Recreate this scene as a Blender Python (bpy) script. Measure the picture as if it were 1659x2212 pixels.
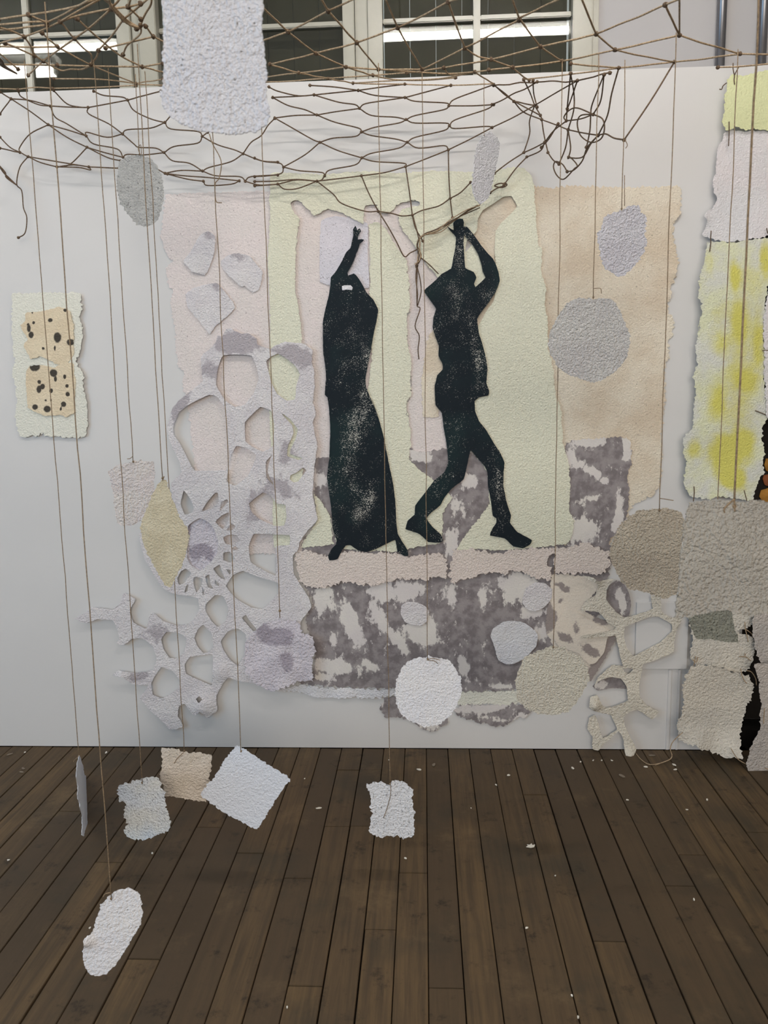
import bpy, bmesh, math, random
import numpy as np
from mathutils import Vector, Matrix, noise
from mathutils.geometry import delaunay_2d_cdt

for o in list(bpy.data.objects):
    bpy.data.objects.remove(o)
SC = bpy.context.scene
COL = SC.collection
random.seed(7)

# ------------------------------------------------------------------ camera
W, H, F = 1659.0, 2212.0, 1711.3
PITCH, YAW, ROLL = 0.149008, -0.051158, -0.0172864
HC = 1.37            # camera height (m)
D = 2.914            # distance of the white partition
ZT = 2.44            # partition height
cy, sy = math.cos(YAW), math.sin(YAW)
_f0, _r0, _u0 = np.array([sy, cy, 0]), np.array([cy, -sy, 0]), np.array([0, 0, 1.0])
FW = math.cos(PITCH) * _f0 - math.sin(PITCH) * _u0
_up = math.sin(PITCH) * _f0 + math.cos(PITCH) * _u0
RT = math.cos(ROLL) * _r0 + math.sin(ROLL) * _up
UP = -math.sin(ROLL) * _r0 + math.cos(ROLL) * _up
cam = bpy.data.cameras.new('camera')
cam.sensor_fit = 'HORIZONTAL'; cam.sensor_width = 36.0; cam.lens = F * 36.0 / W
cam.clip_start = 0.05
cam.dof.use_dof = True; cam.dof.focus_distance = 2.9; cam.dof.aperture_fstop = 13.0
co = bpy.data.objects.new('camera', cam); COL.objects.link(co)
m = Matrix.Identity(4)
for i in range(3):
    m[i][0], m[i][1], m[i][2] = RT[i], UP[i], -FW[i]
m[2][3] = HC
co.matrix_world = m
SC.camera = co

# ------------------------------------------------------------------ world, light, exposure
SC.view_settings.view_transform = 'Standard'; SC.view_settings.look = 'None'
SC.view_settings.gamma = 1.0; SC.view_settings.use_curve_mapping = False
SC.view_settings.exposure = 0.77
cyc = SC.cycles
cyc.max_bounces = 4; cyc.diffuse_bounces = 2; cyc.glossy_bounces = 2; cyc.transparent_max_bounces = 6; cyc.transmission_bounces = 2
cyc.use_light_tree = False; cyc.caustics_reflective = False; cyc.caustics_refractive = False
wd = bpy.data.worlds.new('world'); SC.world = wd; wd.use_nodes = True
wd.node_tree.nodes['Background'].inputs[0].default_value = (0.75, 0.78, 0.82, 1)
wd.node_tree.nodes['Background'].inputs[1].default_value = 0.35
TUBE_STRENGTH = 60.0
def area(name, loc, target, sx, sy_, power, col):
    l = bpy.data.lights.new(name, 'AREA'); l.shape = 'RECTANGLE'; l.size = sx; l.size_y = sy_
    l.energy = power; l.color = col
    o = bpy.data.objects.new(name, l); COL.objects.link(o); o.location = loc
    o.rotation_euler = (Vector(target) - Vector(loc)).to_track_quat('-Z', 'Y').to_euler()
    return o
# daylight entering by the tall windows of the left wall and the wall behind the camera
area('daylight_left', (-3.35, -0.6, 1.75), (0.0, 1.6, 0.4), 2.6, 1.3, 24, (0.30, 0.65, 1.0))
area('daylight_rear', (0.2, -3.3, 2.2), (0.2, 2.0, 1.1), 3.2, 1.6, 66, (1.0, 0.925, 0.82))

# ------------------------------------------------------------------ pixel helpers (a photo pixel turned into a point at its own distance)
def ray(x, y):
    return FW + (x - W / 2) / F * RT - (y - H / 2) / F * UP
def at(x, y, Y):
    d = ray(x, y); t = Y / d[1]
    return np.array([d[0] * t, Y, HC + d[2] * t])
def onfloor(x, y):
    d = ray(x, y); t = -HC / d[2]
    return np.array([d[0] * t, d[1] * t, 0.0])
CROPS = {'R1': (0, 0, .36166), 'R2': (550, 0, .36166), 'R3': (1059, 0, .36166), 'P4': (300, 380, .30139),
         'P5': (600, 400, .36166), 'P6': (600, 800, .39180), 'P7': (150, 850, .34358), 'P8': (150, 1200, .36166),
         'Q1': (1150, 380, .30681), 'Q2': (1159, 850, .30139), 'Q3': (1159, 1200, .30139), 'Q4': (600, 1150, .39783),
         'Q7': (0, 600, .29390), 'S1': (1439, 100, .14464), 'S2': (1439, 400, .14464), 'S3': (1439, 700, .18077),
         'S4': (1439, 1040, .16272), 'S5': (1419, 1300, .18086), 'F1': (0, 1600, .33755), 'F2': (550, 1600, .33755),
         'F3': (1099, 1600, .33755), 'Z6': (0, 0, .21700), 'PX': (0, 0, 1.0)}
def px(s):
    """'P4: x,y x,y ... P7: x,y' -> list of photo pixels"""
    out = []; c = CROPS['PX']
    for tok in s.split():
        if tok.endswith(':'):
            c = CROPS[tok[:-1]]; continue
        a, b = tok.split(',')
        out.append((c[0] + float(a) * c[2], c[1] + float(b) * c[2]))
    return out

# ------------------------------------------------------------------ materials
def lin(c):
    c = c / 255.0
    return c / 12.92 if c <= 0.04045 else ((c + 0.055) / 1.055) ** 2.4
KA = 0.80 / lin(198)
def alb(r, g, b, k=1.0):
    v = [lin(q) * KA * k for q in (r, g, b)]; f = min(1.0, .90 / max(v))
    return tuple(q * f for q in v) + (1.0,)
class N:
    def __init__(self, name):
        self.m = bpy.data.materials.new(name); self.m.use_nodes = True
        self.t = self.m.node_tree; self.t.nodes.clear()
        self.out = self.new('ShaderNodeOutputMaterial'); self.b = self.new('ShaderNodeBsdfPrincipled')
        self.t.links.new(self.b.outputs[0], self.out.inputs[0])
        self.b.inputs['Roughness'].default_value = 0.9
        self.b.inputs['Specular IOR Level'].default_value = 0.15
        self.tc = self.new('ShaderNodeTexCoord')
    def new(self, t): return self.t.nodes.new(t)
    def link(self, a, b): self.t.links.new(a, b)
    def noise(self, scale, detail=3, rough=.55, vec=None, dist=0.0):
        n = self.new('ShaderNodeTexNoise'); n.inputs['Scale'].default_value = scale
        n.inputs['Detail'].default_value = detail; n.inputs['Roughness'].default_value = rough
        n.inputs['Distortion'].default_value = dist
        self.link(vec if vec is not None else self.tc.outputs['Object'], n.inputs['Vector']); return n.outputs['Fac']
    def map(self, sx, sy_, sz):
        n = self.new('ShaderNodeMapping'); n.inputs['Scale'].default_value = (sx, sy_, sz)
        self.link(self.tc.outputs['Object'], n.inputs['Vector']); return n.outputs[0]
    def math(self, op, a, b=0.0, c=0.0):
        n = self.new('ShaderNodeMath'); n.operation = op
        for i, v in enumerate((a, b, c)):
            if hasattr(v, 'links'): self.link(v, n.inputs[i])
            else: n.inputs[i].default_value = v
        return n.outputs[0]
    def step(self, v, lo, hi):
        n = self.new('ShaderNodeMapRange'); n.interpolation_type = 'SMOOTHSTEP'
        n.inputs['From Min'].default_value = lo; n.inputs['From Max'].default_value = hi
        self.link(v, n.inputs['Value']); return n.outputs[0]
    def mix(self, f, a, b):
        n = self.new('ShaderNodeMix'); n.data_type = 'RGBA'
        for s, v in ((n.inputs[0], f), (n.inputs[6], a), (n.inputs[7], b)):
            if hasattr(v, 'links'): self.link(v, s)
            else: s.default_value = v
        return n.outputs[2]
    def attr(self, name):
        n = self.new('ShaderNodeAttribute'); n.attribute_name = name; return n.outputs['Fac']
    def base(self, c):
        if hasattr(c, 'links'): self.link(c, self.b.inputs['Base Color'])
        else: self.b.inputs['Base Color'].default_value = c
    def bump(self, h, strength=.5, dist=.004):
        n = self.new('ShaderNodeBump'); n.inputs['Strength'].default_value = strength
        n.inputs['Distance'].default_value = dist
        self.link(h, n.inputs['Height']); self.link(n.outputs[0], self.b.inputs['Normal'])

def paper(name, c1, c2=None, tint_scale=7, specks=0.0, speck_col=(70, 66, 62), paint=None, paint0=0.0, ragged=.9, paint_scale=28, soft=.10,
          bump=.55, grain=110, bdist=.004, paint_var=None, stretch=None):
    n = N(name); c1 = alb(*c1, 1.14); c2 = alb(*c2, 1.14) if c2 else c1
    col = n.mix(n.step(n.noise(tint_scale, 4), .35, .65), c1, c2)
    fine = n.noise(grain * 2.2, 3)
    col = n.mix(n.math('MULTIPLY', n.step(fine, .35, .75), .10), col, tuple(v * .72 for v in c1[:3]) + (1,))
    if paint:
        vec = n.map(*stretch) if stretch else None
        r = n.noise(paint_scale, 6, .74, vec)
        v = n.math('ADD', n.math('ADD', n.attr('paint'), paint0), n.math('MULTIPLY', n.math('SUBTRACT', r, .5), ragged))
        pc = alb(*paint)
        if paint_var:
            pc = n.mix(n.step(n.noise(paint_scale * .8, 5, .6), .38, .62), pc, alb(*paint_var))
        col = n.mix(n.math('MULTIPLY', n.step(v, .5 - soft, .5 + soft), .94), col, pc)
    if specks:
        s = n.noise(210, 1.5, .5)
        col = n.mix(n.math('MULTIPLY', n.step(s, .735 - 1.7 * specks, .76 - 1.7 * specks), .7), col, alb(*speck_col))
    n.base(col)
    grain *= 1.5
    h = n.math('ADD', n.noise(grain, 2.5, .6), n.math('MULTIPLY', n.noise(grain * .3, 2), .5))
    n.bump(h, bump, bdist * 2.5)
    return n.m

MAT = {}
def M(k): return MAT[k]
def flat(name, col, rough=.6, spec=.3, metal=0.0, k=1.0, grain=None):
    n = N(name)
    c = alb(*col, k)
    n.b.inputs['Roughness'].default_value = rough; n.b.inputs['Specular IOR Level'].default_value = spec
    n.b.inputs['Metallic'].default_value = metal
    if grain:
        n.base(n.mix(n.step(n.noise(grain[0], 4), .3, .7), c, tuple(v * grain[1] for v in c[:3]) + (1,)))
        n.bump(n.noise(grain[0] * 4, 3), .15, .002)
    else: n.base(c)
    MAT[name] = n.m; return n.m
flat('wall_white', (193, 191, 190), .65, .25, grain=(2.2, .985))
flat('upper_wall', (164, 162, 163), .75, .2, grain=(3, .97))
flat('ceiling_white', (190, 188, 184), .8, .2)
flat('side_wall', (150, 144, 136), .85, .1)
flat('frame_paint', (156, 154, 143), .28, .5, grain=(30, .95))
flat('shutter_dark', (66, 62, 52), .7, .2, grain=(14, .85))
flat('conduit_metal', (120, 120, 124), .32, .5, .85)
flat('dark_board', (36, 33, 31), .8, .2, grain=(20, .8))
flat('black_board', (17, 15, 14), .8, .2)
flat('ochre', (176, 128, 62), .8, .2, grain=(40, .7))
flat('rust', (150, 92, 62), .8, .2, grain=(40, .75))
flat('sub_floor', (26, 20, 15), .9, .1)
flat('fixture', (200, 200, 198), .5, .3)
flat('fleck', (205, 200, 190), .9, .1)
flat('paint_drip', (122, 112, 100), .8, .1, grain=(90, .8))
# paper kinds
MAT['pink'] = paper('pink', (198, 188, 186), (193, 185, 182), specks=.012, speck_col=(90, 76, 74))
MAT['pink_warm'] = paper('pink_warm', (203, 192, 185), (197, 185, 179), specks=.008, speck_col=(100, 70, 66), bump=.8)
MAT['lavender'] = paper('lavender', (190, 186, 193), (186, 183, 190), specks=.035, speck_col=(96, 88, 92))
MAT['cream'] = paper('cream', (214, 212, 193), (209, 208, 190), bump=.7)
MAT['cream_pale'] = paper('cream_pale', (210, 208, 197), (206, 204, 193), bump=.6)
MAT['tan'] = paper('tan', (184, 170, 152), (199, 190, 175), tint_scale=5, bump=.6, specks=.004)
MAT['tan_stain'] = paper('tan_stain', (190, 174, 149), (198, 184, 160), tint_scale=9, paint=(42, 40, 40), ragged=.5, paint_scale=60, soft=.16)
MAT['lattice'] = paper('lattice', (188, 183, 186), (198, 194, 195), tint_scale=9, paint=(164, 157, 162), paint0=.16, ragged=1.6, paint_scale=24, soft=.12, bump=.8, grain=110)
MAT['lattice_green'] = paper('lattice_green', (184, 178, 167), (190, 184, 173), tint_scale=6, bump=.9, grain=80)
MAT['lilac_crumple'] = paper('lilac_crumple', (190, 184, 190), (178, 172, 180), tint_scale=10, paint=(152, 144, 154), ragged=1.3, paint_scale=24, soft=.14, bump=1.0, grain=70)
MAT['grey_paint'] = paper('grey_paint', (182, 176, 175), (189, 184, 179), tint_scale=6, paint=(104, 97, 99), paint_var=(134, 127, 128), paint0=.76, ragged=1.9, paint_scale=30, soft=.08, bump=.22, stretch=(1, 1, .62))
MAT['stone_paint'] = paper('stone_paint', (196, 186, 174), (190, 182, 172), tint_scale=6, paint=(134, 124, 122), ragged=1.3, paint_scale=30, soft=.12, bump=.3)
MAT['plain_white'] = paper('plain_white', (206, 204, 206), (198, 197, 202), tint_scale=10, bump=.7, specks=.004)
MAT['blue_white'] = paper('blue_white', (207, 211, 221), (202, 206, 216), tint_scale=10, bump=.6)
MAT['pulp_white'] = paper('pulp_white', (196, 196, 202), (190, 190, 197), tint_scale=14, bump=.9, grain=150, bdist=.0045, specks=.012)
MAT['pulp_lilac'] = paper('pulp_lilac', (182, 180, 186), (176, 173, 180), tint_scale=14, bump=.9, grain=130, bdist=.0055, specks=.006)
MAT['pulp_grey'] = paper('pulp_grey', (174, 172, 170), (168, 165, 165), tint_scale=10, bump=.9, grain=130, bdist=.0055, specks=.004)
MAT['grey_speck'] = paper('grey_speck', (156, 154, 151), (146, 144, 141), tint_scale=40, bump=.7, specks=.055, speck_col=(84, 80, 78))
MAT['green_speck'] = paper('green_speck', (122, 122, 112), (112, 112, 104), tint_scale=30, bump=.9, specks=.06, speck_col=(60, 60, 54))
MAT['pulp_green'] = paper('pulp_green', (158, 153, 145), (152, 147, 140), tint_scale=8, bump=.9, grain=130, bdist=.0055)
MAT['pulp_sand'] = paper('pulp_sand', (170, 160, 145), (160, 149, 135), tint_scale=8, bump=.9, grain=130, bdist=.0055)
MAT['disc_green'] = paper('disc_green', (180, 175, 163), (175, 169, 158), tint_scale=8, bump=.9, grain=125, bdist=.005)
MAT['leaf_sand'] = paper('leaf_sand', (178, 168, 146), (168, 157, 134), tint_scale=16, bump=.7, grain=130)
MAT['blue_speck'] = paper('blue_speck', (198, 206, 218), (188, 190, 190), tint_scale=9, bump=.8, specks=.05, speck_col=(80, 86, 100))
MAT['white_speck'] = paper('white_speck', (196, 196, 200), (188, 188, 192), tint_scale=20, bump=.8, specks=.06, speck_col=(92, 92, 96))
MAT['sand_sheet'] = paper('sand_sheet', (194, 184, 174), (182, 171, 158), tint_scale=12, bump=.8, specks=.012)
MAT['rose_sheet'] = paper('rose_sheet', (180, 172, 172), (186, 180, 177), tint_scale=12, bump=.9, specks=.008)
MAT['yellow'] = paper('yellow', (194, 196, 156), (190, 192, 152), tint_scale=6, bump=.6)
MAT['lilac_white'] = paper('lilac_white', (200, 194, 196), (194, 192, 194), tint_scale=6, bump=.7)
MAT['yellow_wash'] = paper('yellow_wash', (186, 186, 180), (192, 193, 164), tint_scale=9, paint=(194, 188, 92), ragged=.75, paint_scale=11, soft=.26, bump=.6, specks=.012)
MAT['stitched_pale'] = paper('stitched_pale', (188, 182, 172), (178, 173, 165), tint_scale=7, bump=.9, grain=80)
MAT['stitched_grey'] = paper('stitched_grey', (170, 162, 156), (160, 154, 150), tint_scale=7, bump=.9, grain=90, specks=.01)
def ink():
    n = N('black_ink')
    lo = n.noise(14, 4, .6); v = n.map(150, 150, 250)
    fine = n.noise(1.6, 3, .65, v)
    t = n.math('ADD', fine, n.math('ADD', n.math('MULTIPLY', n.math('SUBTRACT', lo, .5), .5), n.math('MULTIPLY', n.attr('paint'), .15)))
    f = n.math('MULTIPLY', n.step(t, .672, .705), .85)
    col = n.mix(n.step(n.noise(5, 3), .45, .7), alb(22, 29, 35), alb(25, 39, 42))
    n.base(n.mix(f, col, alb(178, 176, 168)))
    n.b.inputs['Roughness'].default_value = .7
    n.bump(n.noise(120, 4), .3, .003)
    MAT['ink'] = n.m
ink()
def jute():
    for name, a, b in (('jute', (174, 153, 127), (136, 115, 92)), ('jute_dark', (106, 88, 72), (78, 64, 52)), ('twine', (140, 120, 96), (108, 92, 74))):
        n = N(name)
        n.base(n.mix(n.step(n.noise(260, 3), .35, .65), alb(*a), alb(*b))); n.bump(n.noise(700, 2), .6, .002)
        MAT[name] = n.m
jute()
def wood():
    n = N('floor_wood')
    oi = n.new('ShaderNodeObjectInfo')
    g = n.new('ShaderNodeNewGeometry')
    mp = n.new('ShaderNodeMapping'); mp.inputs['Scale'].default_value = (60, 3.2, 20)
    n.link(g.outputs['Position'], mp.inputs['Vector'])
    grain = n.noise(1.0, 5, .65, mp.outputs[0], .4)
    blot = n.noise(2.6, 5, .62, g.outputs['Position'])
    dirt = n.noise(11, 7, .74, g.outputs['Position'])
    wear = n.noise(3.4, 6, .7, g.outputs['Position'])
    c = n.mix(oi.outputs['Random'], alb(66, 54, 41), alb(92, 74, 51))
    c = n.mix(n.step(grain, .3, .7), c, alb(66, 54, 40))
    c = n.mix(n.math('MULTIPLY', n.step(blot, .48, .66), .55), c, alb(52, 47, 38))
    c = n.mix(n.math('MULTIPLY', n.step(dirt, .55, .70), .8), c, alb(36, 29, 23))
    c = n.mix(n.math('MULTIPLY', n.step(wear, .55, .72), .45), c, alb(104, 86, 62))
    n.base(c)
    n.b.inputs['Roughness'].default_value = .6; n.b.inputs['Specular IOR Level'].default_value = .25
    n.bump(grain, .25, .002)
    MAT['wood'] = n.m
wood()
def glass():
    n = N('pane_glass'); n.t.nodes.remove(n.b)
    tr = n.new('ShaderNodeBsdfTransparent'); tr.inputs[0].default_value = (.86, .88, .84, 1)
    gl = n.new('ShaderNodeBsdfGlossy'); gl.inputs['Roughness'].default_value = .015
    fr = n.new('ShaderNodeFresnel'); fr.inputs[0].default_value = 1.52
    mx = n.new('ShaderNodeMixShader')
    n.link(fr.outputs[0], mx.inputs[0]); n.link(tr.outputs[0], mx.inputs[1]); n.link(gl.outputs[0], mx.inputs[2])
    n.link(mx.outputs[0], n.out.inputs[0]); MAT['glass'] = n.m
glass()
def emit(name, col, s):
    n = N(name); n.t.nodes.remove(n.b)
    e = n.new('ShaderNodeEmission'); e.inputs[0].default_value = col + (1,); e.inputs[1].default_value = s
    n.link(e.outputs[0], n.out.inputs[0]); MAT[name] = n.m
emit('tube', (1.0, .945, .885), TUBE_STRENGTH)
emit('tube_soft', (1.0, .945, .885), TUBE_STRENGTH * .30)

# ------------------------------------------------------------------ object helpers
def tag(o, label=None, cat=None, group=None, kind=None):
    for k, v in (('label', label), ('category', cat), ('group', group), ('kind', kind)):
        if v: o[k] = v
    return o
def link(name, me, mat, parent=None, loc=None):
    o = bpy.data.objects.new(name, me); COL.objects.link(o)
    if mat is not None and len(me.materials) == 0: me.materials.append(mat)
    if loc is not None: o.location = loc
    if parent is not None: o.parent = parent
    return o
def empty(name, loc):
    o = bpy.data.objects.new(name, None); COL.objects.link(o); o.location = loc; o.empty_display_size = .05
    return o
def boxmesh(name, x0, x1, y0, y1, z0, z1, bev=0.0):
    bm = bmesh.new(); bmesh.ops.create_cube(bm, size=1)
    for v in bm.verts:
        v.co = Vector(((x0 + x1) / 2 + v.co.x * (x1 - x0), (y0 + y1) / 2 + v.co.y * (y1 - y0), (z0 + z1) / 2 + v.co.z * (z1 - z0)))
    if bev: bmesh.ops.bevel(bm, geom=bm.edges[:], offset=bev, segments=2, affect='EDGES')
    me = bpy.data.meshes.new(name); bm.to_mesh(me); bm.free(); return me
def box(name, b, mat, parent=None, bev=0.0, off=(0, 0, 0)):
    x0, x1, y0, y1, z0, z1 = b
    c = ((x0 + x1) / 2, (y0 + y1) / 2, (z0 + z1) / 2)
    me = boxmesh(name, x0 - c[0], x1 - c[0], y0 - c[1], y1 - c[1], z0 - c[2], z1 - c[2], bev)
    o = link(name, me, mat, parent, c if parent is None else tuple(c[i] - off[i] for i in range(3)))
    return o
def tube_mesh(name, pts, r, sides=6, taper=False):
    P = [Vector(p) for p in pts]; n = len(P); vs = []; fs = []
    up = Vector((0, 1, 0.13))
    for i, p in enumerate(P):
        t = (P[min(i + 1, n - 1)] - P[max(i - 1, 0)]).normalized()
        a = t.cross(up)
        if a.length < 1e-4: a = t.cross(Vector((1, 0, 0)))
        a.normalize(); b = t.cross(a)
        rr = r[i] if isinstance(r, (list, tuple)) else r
        for k in range(sides):
            q = 2 * math.pi * k / sides
            vs.append(p + a * (rr * math.cos(q)) + b * (rr * math.sin(q)))
    for i in range(n - 1):
        for k in range(sides):
            k2 = (k + 1) % sides
            fs.append((i * sides + k, i * sides + k2, (i + 1) * sides + k2, (i + 1) * sides + k))
    fs.append(tuple(range(sides))[::-1]); fs.append(tuple((n - 1) * sides + k for k in range(sides)))
    me = bpy.data.meshes.new(name); me.from_pydata([tuple(v) for v in vs], [], fs)
    me.polygons.foreach_set('use_smooth', [True] * len(me.polygons)); return me
def smooth_path(pts, per=6):
    P = [Vector(p) for p in pts]; out = []
    if len(P) == 2:
        return [P[0].lerp(P[1], i / per) for i in range(per + 1)]
    for i in range(len(P) - 1):
        p0 = P[i - 1] if i else P[0] * 2 - P[1]; p1, p2 = P[i], P[i + 1]
        p3 = P[i + 2] if i + 2 < len(P) else P[-1] * 2 - P[-2]
        for k in range(per):
            t = k / per
            out.append(.5 * ((2 * p1) + (p2 - p0) * t + (2 * p0 - 5 * p1 + 4 * p2 - p3) * t * t + (3 * p1 - p0 - 3 * p2 + p3) * t ** 3))
    out.append(P[-1]); return out
def inside(poly, X, Y):
    r = np.zeros(len(X), bool); n = len(poly); j = n - 1
    for i in range(n):
        xi, yi = poly[i]; xj, yj = poly[j]
        if yi != yj:
            r ^= ((yi > Y) != (yj > Y)) & (X < (xj - xi) * (Y - yi) / (yj - yi) + xi)
        j = i
    return r
def refine(poly, step, jag, seed):
    """walk the outline in short steps and push it in and out: a torn or cut paper edge"""
    out = []; n = len(poly); s = 0.0
    area2 = sum(poly[i][0] * poly[(i + 1) % n][1] - poly[(i + 1) % n][0] * poly[i][1] for i in range(n))
    # closed Catmull-Rom keeps hand-cut curves round
    for i in range(n):
        p0, p1, p2, p3 = (Vector(poly[(i + k) % n]) for k in (-1, 0, 1, 2))
        L = (p2 - p1).length; k = max(1, int(L / step))
        for q in range(k):
            t = q / k
            # soft corner blend: linear with a little curvature
            lin_ = p1.lerp(p2, t)
            cr = .5 * ((2 * p1) + (p2 - p0) * t + (2 * p0 - 5 * p1 + 4 * p2 - p3) * t * t + (3 * p1 - p0 - 3 * p2 + p3) * t ** 3)
            c = lin_.lerp(cr, .32)
            if jag:
                if q == 0 and i == 0: jag = jag * (1.7 if jag > 1 else 1.0)
                d = (p2 - p1); d = Vector((d.y, -d.x)); d.normalize() if d.length else None
                u = s + q * step
                a = noise.noise((u * .07, seed * 3.7, 0)) * .9 + noise.noise((u * .21, seed * 1.9, 5)) * .9 + noise.noise((u * .55, seed * 2.9, 8)) * 1.3
                c = c + d * a * jag
            out.append((c.x, c.y))
        s += L
    return out
_sheet_n = [0]
def sheet(name, mat, outline, Y, label=None, cat=None, group=None, holes=(), jag=1.6, step=3.0, grid=12.0, wave=.0018, wscale=5.0,
          thick=.0013, yaw=0.0, tilt=0.0, blobs=None, parent=None, curl=None, kind=None, sub=False, bulge=0.0):
    """a sheet of paper with its own distance Y, turn, thickness and relief; outline and holes traced as photo pixels"""
    _sheet_n[0] += 1; seed = _sheet_n[0]
    out = px(outline) if isinstance(outline, str) else outline
    hs = [px(h) if isinstance(h, str) else h for h in holes]
    polys = [refine(out, step, jag, seed)] + [refine(h, step, jag * .35, seed + 50 + i) for i, h in enumerate(hs)]
    xs = [p[0] for p in polys[0]]; ys = [p[1] for p in polys[0]]
    cx, cyy = sum(xs) / len(xs), sum(ys) / len(ys)
    # grid points inside
    gx, gy = np.meshgrid(np.arange(min(xs), max(xs), grid), np.arange(min(ys), max(ys), grid))
    gx = gx.ravel() + np.array([random.uniform(-.2, .2) * grid for _ in range(gx.size)])
    gy = gy.ravel() + np.array([random.uniform(-.2, .2) * grid for _ in range(gy.size)])
    def keep(X, Y_):
        r = inside(polys[0], X, Y_)
        for h in polys[1:]: r &= ~inside(h, X, Y_)
        return r
    k = keep(gx, gy); gx, gy = gx[k], gy[k]
    bpts = np.array([p for q in polys for p in q])
    if len(gx):
        far = np.ones(len(gx), bool)
        for i in range(0, len(gx), 400):
            d2 = (gx[i:i + 400, None] - bpts[None, :, 0]) ** 2 + (gy[i:i + 400, None] - bpts[None, :, 1]) ** 2
            far[i:i + 400] = d2.min(1) > (grid * .35) ** 2
        gx, gy = gx[far], gy[far]
    verts = []; edges = []
    for q in polys:
        b = len(verts); verts += [Vector(p) for p in q]
        edges += [(b + i, b + (i + 1) % len(q)) for i in range(len(q))]
    verts += [Vector((a, b)) for a, b in zip(gx, gy)]
    v2, e2, f2, _, _, _ = delaunay_2d_cdt(verts, edges, [], 0, 1e-4)
    V = np.array([(v.x, v.y) for v in v2])
    Fc = np.array([f for f in f2 if len(f) == 3])
    cen = V[Fc].mean(1); Fc = Fc[keep(cen[:, 0], cen[:, 1])]
    used = np.unique(Fc); remap = -np.ones(len(V), int); remap[used] = np.arange(len(used)); V = V[used]; Fc = remap[Fc]
    # plane through (cx,cy) at depth Y with its own turn
    c0 = at(cx, cyy, Y)
    nrm = np.array([math.sin(yaw) * math.cos(tilt), -math.cos(yaw) * math.cos(tilt), math.sin(tilt)])
    ca = np.array([0, 0, HC])
    d = np.array([ray(a, b) for a, b in V])
    t = ((c0 - ca) @ nrm) / (d @ nrm)
    P = ca + d * t[:, None]
    scl = np.linalg.norm(c0 - ca) / F
    off = np.array([noise.noise((p[0] * wscale, p[2] * wscale, seed * 2.3)) for p in P]) * wave
    if bulge:
        rad = max(max(xs) - min(xs), max(ys) - min(ys)) / 2
        off += bulge * (1 - ((V[:, 0] - cx) ** 2 + (V[:, 1] - cyy) ** 2) / rad ** 2)
    if curl:
        for (ux, uy, rr, amt) in curl:
            off += amt * np.clip(1 - np.hypot(V[:, 0] - ux, V[:, 1] - uy) / rr, 0, 1) ** 1.5
    off = off + abs(wave) * .6
    front = P + nrm * (off + thick)[:, None] - c0
    back = P + nrm * off[:, None] - c0
    nv = len(P)
    # front faces must face the viewer
    a, b, c_ = front[Fc[0]]
    if np.cross(b - a, c_ - a) @ nrm < 0: Fc = Fc[:, ::-1]
    ec = {}
    for f in Fc:
        for i in range(3): ec[(f[i], f[(i + 1) % 3])] = 1
    faces = [tuple(int(q) for q in f) for f in Fc] + [tuple(int(q) + nv for q in f[::-1]) for f in Fc]
    nside = 0; rim = {}
    allv = [tuple(p) for p in np.vstack([front, back])]; src = list(range(nv)) * 2
    def rv(q, base):
        if (q, base) not in rim:
            rim[(q, base)] = len(allv); allv.append(allv[q + base]); src.append(q)
        return rim[(q, base)]
    for (i, j) in ec:
        if (j, i) not in ec:
            i, j = int(i), int(j)
            faces.append((rv(j, 0), rv(i, 0), rv(i, nv), rv(j, nv))); nside += 1
    me = bpy.data.meshes.new(name)
    me.from_pydata(allv, [], faces)
    me.polygons.foreach_set('use_smooth', [True] * (2 * len(Fc) + nside))
    pa = np.zeros(nv)
    if blobs:
        for bl in blobs:
            bx, by, rx, ry = bl[:4]; ang = math.radians(bl[4]) if len(bl) > 4 else 0; w = bl[5] if len(bl) > 5 else 1.0
            dx, dy = V[:, 0] - bx, V[:, 1] - by
            u = (dx * math.cos(ang) + dy * math.sin(ang)) / rx; v = (-dx * math.sin(ang) + dy * math.cos(ang)) / ry
            g = np.exp(-(u * u + v * v) * .9) * w
            pa = np.maximum(pa, g) if w > 0 else pa + g
    at_ = me.attributes.new('paint', 'FLOAT', 'POINT'); at_.data.foreach_set('value', pa[np.array(src)].astype(np.float32))
    me.update()
    if parent is not None:
        pl = parent.get('_c0'); o = link(name, me, mat, parent, tuple(c0 - np.array(pl)))
    else:
        o = link(name, me, mat, None, tuple(c0))
        if not sub: tag(o, label, cat, group, kind)
        o['_c0'] = [float(v) for v in c0]
    return o
def string_pts(x, y, Y, ytop, wob=.0015, n=None):
    b = at(x, y, Y); z1 = at(x, ytop, Y)[2]
    n = n or max(8, int((z1 - b[2]) / .05)); s = random.random() * 50
    out = []
    for i in range(n + 1):
        t = i / n; e = math.sin(math.pi * t)
        out.append((b[0] + wob * noise.noise((s, i * .45, 0)) * 1.6, b[1] + wob * noise.noise((s, 9, i * .45)), b[2] + (z1 - b[2]) * t))
    return out
_knot = {}
def knot_mesh(r, kind='knot'):
    key = round(r, 5)
    if key not in _knot:
        bm = bmesh.new(); bmesh.ops.create_icosphere(bm, subdivisions=2, radius=r)
        for v in bm.verts: v.co *= 1 + .28 * noise.noise(v.co / r * 1.7)
        me = bpy.data.meshes.new(kind); bm.to_mesh(me); bm.free()
        me.polygons.foreach_set('use_smooth', [True] * len(me.polygons)); _knot[key] = me
    return _knot[key]
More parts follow.
